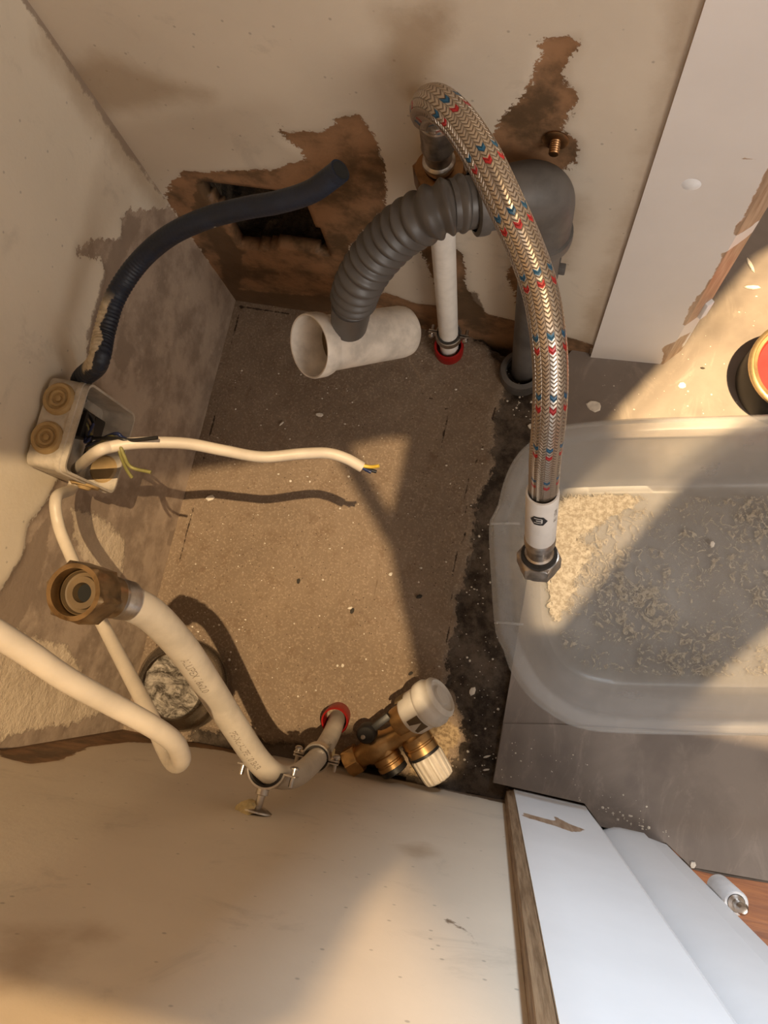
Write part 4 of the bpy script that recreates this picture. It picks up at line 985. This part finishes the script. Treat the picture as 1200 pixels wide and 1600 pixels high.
ins = [lvl(0, .0072, -.010), lvl(0.0, .0085, -.002), lvl(.08, .014), lvl(.35, .045), lvl(.55, .075), lvl(.60, .085), lvl(.62, ZR-.004), lvl(.68, ZR+.001)]
rimr = [lvl(.80, ZR+.002), lvl(.93, ZR+.001), lvl(1.0, ZR-.003), lvl(1.0, ZR-.014, .001), lvl(1.0, ZR-.0142, -.0012), lvl(.975, ZR-.004), lvl(.90, ZR-.0008), lvl(.72, ZR-.0006), lvl(.655, ZR-.006)]
outr = [lvl(.60, .083, .0018), lvl(.55, .073, .0018), lvl(.35, .043, .0018), lvl(.08, .012, .0018), lvl(0, .0066, -.001), lvl(0, .0052, -.010)]
bm = bmesh.new(); ringloft(ins+rimr+outr, bm, True, True)
tb_ = add('tub_body', bm, 'frosted', tub); tb_.data.materials.append(MAT['clear_base'])
for p in tb_.data.polygons:
    if p.center.z < 0.011 and abs(p.normal.z) > .6: p.material_index = 1
for (pa, pb) in (((767,818),(812,818)), ((776,972),(818,976))):
    a_, b_ = onz(*pa, ZR+.001), onz(*pb, ZR+.002); 
    add('rib', tube_bm(*catmull([a_, a_.lerp(b_, .5)+Vector((0, 0, .0008)), b_], [.0011]*3, 4), 8), 'frosted', tub)
# dried scum: one sheet on the tub floor
bm = bmesh.new(); lc = bm.verts.layers.float.new('cake'); le = bm.verts.layers.float.new('edge'); ib = lvl(0, .0092, -.006); poly2 = [(p.x, p.y) for p in ib]
xs = [p[0] for p in poly2]; ys = [p[1] for p in poly2]; st_ = .004; gx0, gx1, gy0, gy1 = min(xs), max(xs), min(ys), max(ys); nx, ny = int((gx1-gx0)/st_), int((gy1-gy0)/st_); vs2 = {}
cake = [tuple(onz(x, y, .009)[:2]) for x, y in [(850,775),(880,762),(960,758),(1000,775),(985,800),(950,810),(900,850),(930,860),(900,905),(890,950),(870,970),(845,960),(838,900),(842,820)]]
for i in range(nx+1):
    for j in range(ny+1):
        x, y = gx0+(gx1-gx0)*i/nx, gy0+(gy1-gy0)*j/ny
        if sdf((x, y), poly2) > .0: continue
        v = bm.verts.new((x, y, .0094+.0004*mn.noise(Vector((x*90, y*90, 0))))); v[lc] = sdf((x, y), cake); v[le] = sdf((x, y), poly2); vs2[i, j] = v
for (i, j) in list(vs2):
    q_ = [(i, j), (i+1, j), (i+1, j+1), (i, j+1)]
    if all(k in vs2 for k in q_): bm.faces.new([vs2[k] for k in q_])
o = add('dried_scum', bm, 'scum'); tag(o, 'crusty cream scum and dust dried over the floor of the plastic tub', 'residue'); o['kind'] = 'stuff'

# ------------------------------------------------------------------ round tin at the right edge
tc = onz(1252, 572, .052); tr_ = .047
tin = thing('round_tin', 'round tin with gold rim and red inside cut by the right edge', 'tin', (tc.x, tc.y, .003))
b0_ = Vector((tc.x, tc.y, .0032))
add('body', lathe_bm([(0,0),(tr_-.002,0),(tr_,.002),(tr_,.044),(tr_-.001,.046)], b0_, (0, 0, 1), 56), 'black', tin)
add('rim', lathe_bm([(tr_-.001,.044),(tr_+.001,.046),(tr_+.001,.049),(tr_-.001,.0505),(tr_-.003,.0505),(tr_-.004,.049),(tr_-.007,.0485),(tr_-.008,.046),(tr_-.008,.030),(tr_-.007,.030)], b0_, (0, 0, 1), 56), 'gold', tin)
add('lid', lathe_bm([(tr_-.008,.042),(tr_-.009,.043),(.01,.042),(0,.042),(0,.040),(tr_-.008,.040)], b0_, (0, 0, 1), 56), 'tin_red', tin)

# ------------------------------------------------------------------ door hinge knuckle on the frame
hp = onz(1118, 1384, 0.06)
hq0 = D(1124, 1386, .80*.93); hq1 = D(1144, 1404, .68)
hxw = onz(1128, 1390, .10); 
ha = Vector((f5.x+.0075, 0, 0))
hA = onp(1122, 1384, (Vector((f5.x+.0095, 0, 0)), Vector((1, 0, 0))))
hinge = thing('door_hinge', 'white painted hinge knuckle with a steel pin beside the door frame edge', 'hinge', hA)
hr = .0088; hl = .045
add('knuckle', lathe_bm([(0,0),(hr-.001,0),(hr,.002),(hr,hl-.002),(hr-.001,hl),(.0062,hl),(.0062,hl-.004),(0,hl-.004)], hA, (0, 0, 1), 32), 'white_gloss', hinge)
add('pin', lathe_bm([(0,0),(.0058,0),(.0058,.0045),(.0035,.0055),(.0032,.014),(.0040,.0145),(.0042,.018),(.0025,.0205),(0,.021)], hA+Vector((0, 0, hl-.0042)), (0, 0, 1), 24), 'chrome', hinge)
bm = box_bm(hA+Vector((-.0060, -.004, hl*.45)), .006, .004, hl*.9, None, .0005); add('leaf', bm, 'white_gloss', hinge)

# ------------------------------------------------------------------ debris
def chip_bm(size, seed, flat=.35):
    rnd = random.Random(seed); n = rnd.randint(6, 9); bm = bmesh.new(); el_ = rnd.uniform(.45, .9)
    pts = [(math.cos(2*PI*k/n)*size*rnd.uniform(.7, 1.1), math.sin(2*PI*k/n)*size*el_*rnd.uniform(.7, 1.1)) for k in range(n)]
    a_ = [bm.verts.new((x, y, 0)) for x, y in pts]; b_ = [bm.verts.new((x*.85, y*.85, size*flat*rnd.uniform(.6, 1.1))) for x, y in pts]
    for k in range(n): bm.faces.new((a_[k], a_[(k+1) % n], b_[(k+1) % n], b_[k]))
    bm.faces.new(a_[::-1]); bm.faces.new(b_); return bm
chips = [  # px, py, size in metres, rotation, material, surface height, label
 (928, 634, .0085, 0.1, 'chip', .003, 'oval cream plaster flake on the vinyl right of the braided hose'),
 (738, 1080, .0050, 1.2, 'chip', -.006, 'jagged white plaster flake right of the white thermostat head'),
 (773, 608, .0045, 1.3, 'chip', -.005, 'cream plaster flake near the grey drain foot left of the hose'),
 (1066, 602, .0052, .6, 'chip', .003, 'white plaster flake on the vinyl below the white post foot'),
 (1173, 414, .0100, -1.0, 'chip', .003, 'long cream strip of plaster beside the chipped post edge'),
 (1176, 449, .0085, 0.1, 'chip', .003, 'pointed cream splinter just below the long plaster strip'),
 (1113, 850, .0040, 1.4, 'chip', .0100, 'small bright white flake on the tub floor'),
 (829, 666, .0036, 1.5, 'chip', -.004, 'small white flake just left of the braided hose'),
 (761, 1182, .0048, .5, 'chip', -.006, 'curved white plaster curl left of the vinyl edge'),
 (760, 1203, .0040, .4, 'chip', -.006, 'small white curl just below the curved one'),
 (328, 778, .0060, .3, 'chip', .0005, 'white dusty flake on the floor at the foot of the left wall'),
 (975, 1158, .0028, 0, 'chip', .003, 'small white flake on the vinyl below the tub'),
 (655, 932, .0040, .4, 'chip_dark', .0005, 'dark crumb on the shaded concrete right of the scratch'),
 (550, 955, .0036, 1.4, 'chip_dark', .0005, 'dark crumb on the lit concrete beside the scratch'),
 (466, 908, .0034, 1.5, 'chip_dark', .0005, 'dark elongated crumb in the middle of the lit concrete'),
 (1098, 575, .0026, 0, 'chip_dark', .003, 'round dark crumb on the lit vinyl by the post'),
 (642, 1052, .0030, .7, 'chip_dark', .0005, 'dark crumb above the white thermostat head'),
 (610, 897, .0024, .7, 'chip', .0005, 'tiny white flake on the shadow edge of the concrete'),
 (547, 950, .0030, .4, 'chip', .0005, 'cream crumb touching a dark crumb on the lit concrete'),
 (1083, 1352, .0040, 1.2, 'chip', .0045, 'pinkish flake at the vinyl edge beside the door frame'),
 (499, 648, .0048, .1, 'chip', .0005, 'pale flake on the shaded concrete below the white socket'),
 (440, 662, .0040, .9, 'chip', .0005, 'pale sliver on the shaded concrete left of the white socket shade'),
 (692, 1203, .0052, .1, 'blue_chip', -.006, 'dark blue scrap on the floor below the ribbed white cap'),
]
for k, (px_, py_, sz, ro, mt, hz_, lab) in enumerate(chips):
    q_ = onz(px_, py_, hz_+.001); nm = 'plaster_flake' if mt == 'chip' else ('dark_crumb' if mt == 'chip_dark' else 'blue_scrap')
    o = add(nm, chip_bm(sz, k, .16 if sz > .004 else .3), mt, smooth=False); o.location = (q_.x, q_.y, hz_+.0006); o.rotation_euler = (0, 0, ro); tag(o, lab, 'debris', {'chip': 'plaster flakes on the floor', 'chip_dark': 'dark crumbs on the floor', 'blue_chip': None}[mt])
# elongate some
for o in list(COL.objects):
    if o.name.startswith('plaster_flake') and ('strip' in o['label'] or 'splinter' in o['label'] or 'curl' in o['label'] or 'sliver' in o['label']): o.scale = (1.0, .38, 1.0)
# fine plaster crumbs: uncountable, one object
bm = bmesh.new(); rnd = random.Random(3)
def crumb(x, y, z, s):
    n = rnd.randint(4, 6); a0 = rnd.uniform(0, 6); e_ = rnd.uniform(.4, 1)
    ring = [bm.verts.new((x+math.cos(a0+2*PI*k/n)*s*rnd.uniform(.7, 1.1), y+math.sin(a0+2*PI*k/n)*s*e_, z)) for k in range(n)]
    top = bm.verts.new((x, y, z+s*.6))
    for k in range(n): bm.faces.new((ring[k], ring[(k+1) % n], top))
    bm.faces.new(ring[::-1])
def scatter(poly_px, n, z, smin, smax):
    xs_ = [p[0] for p in poly_px]; ys_ = [p[1] for p in poly_px]; c_ = 0
    while c_ < n:
        x, y = rnd.uniform(min(xs_), max(xs_)), rnd.uniform(min(ys_), max(ys_))
        if sdf((x, y), poly_px) < 0:
            q_ = onz(x, y, z); crumb(q_.x, q_.y, z, smin+(smax-smin)*rnd.random()**3); c_ += 1
scatter([(380,480),(730,540),(760,700),(700,1000),(700,1120),(540,1100),(330,1080),(280,950),(330,650)], 230, .0003, .0004, .0020)
scatter([(720,860),(790,760),(770,900),(790,1080),(770,1220),(660,1210),(720,1140),(700,1020)], 110, -.006, .0005, .0018)
scatter([(290,830),(420,800),(440,1000),(360,1060),(275,960)], 40, .0003, .0006, .0016)
scatter([(805,1140),(900,1170),(1060,1290),(960,1285),(900,1250),(775,1215)], 45, .0046, .0004, .0014)
scatter([(885,1232),(925,1250),(965,1285),(1050,1310),(1045,1295),(950,1262)], 30, .0046, .0006, .0020)
scatter([(900,575),(1040,580),(1200,420),(1200,645),(900,655)], 45, .0031, .0004, .0016)
scatter([(700,500),(755,560),(770,640),(830,660),(832,590),(775,570)], 50, -.0045, .0006, .0020)
o = add('plaster_crumbs', bm, 'chip', smooth=False); tag(o, 'fine white plaster crumbs scattered over the concrete and vinyl', 'debris'); o['kind'] = 'stuff'
# plaster curls standing on the broken post edge
for px_, py_, nm in ((1113, 488, 'w'),):
    bm = box_bm(Vector((pc.x-.003, pc.y-.004, .108)), .007, .008, .028, Matrix.Rotation(-.75, 3, 'Z'), .0012)
    o = add('trim_6', bm, 'white_gloss'); struct(o)
for o in COL.objects:
    if o.name.startswith('tmp'): print('tmp', o.name)
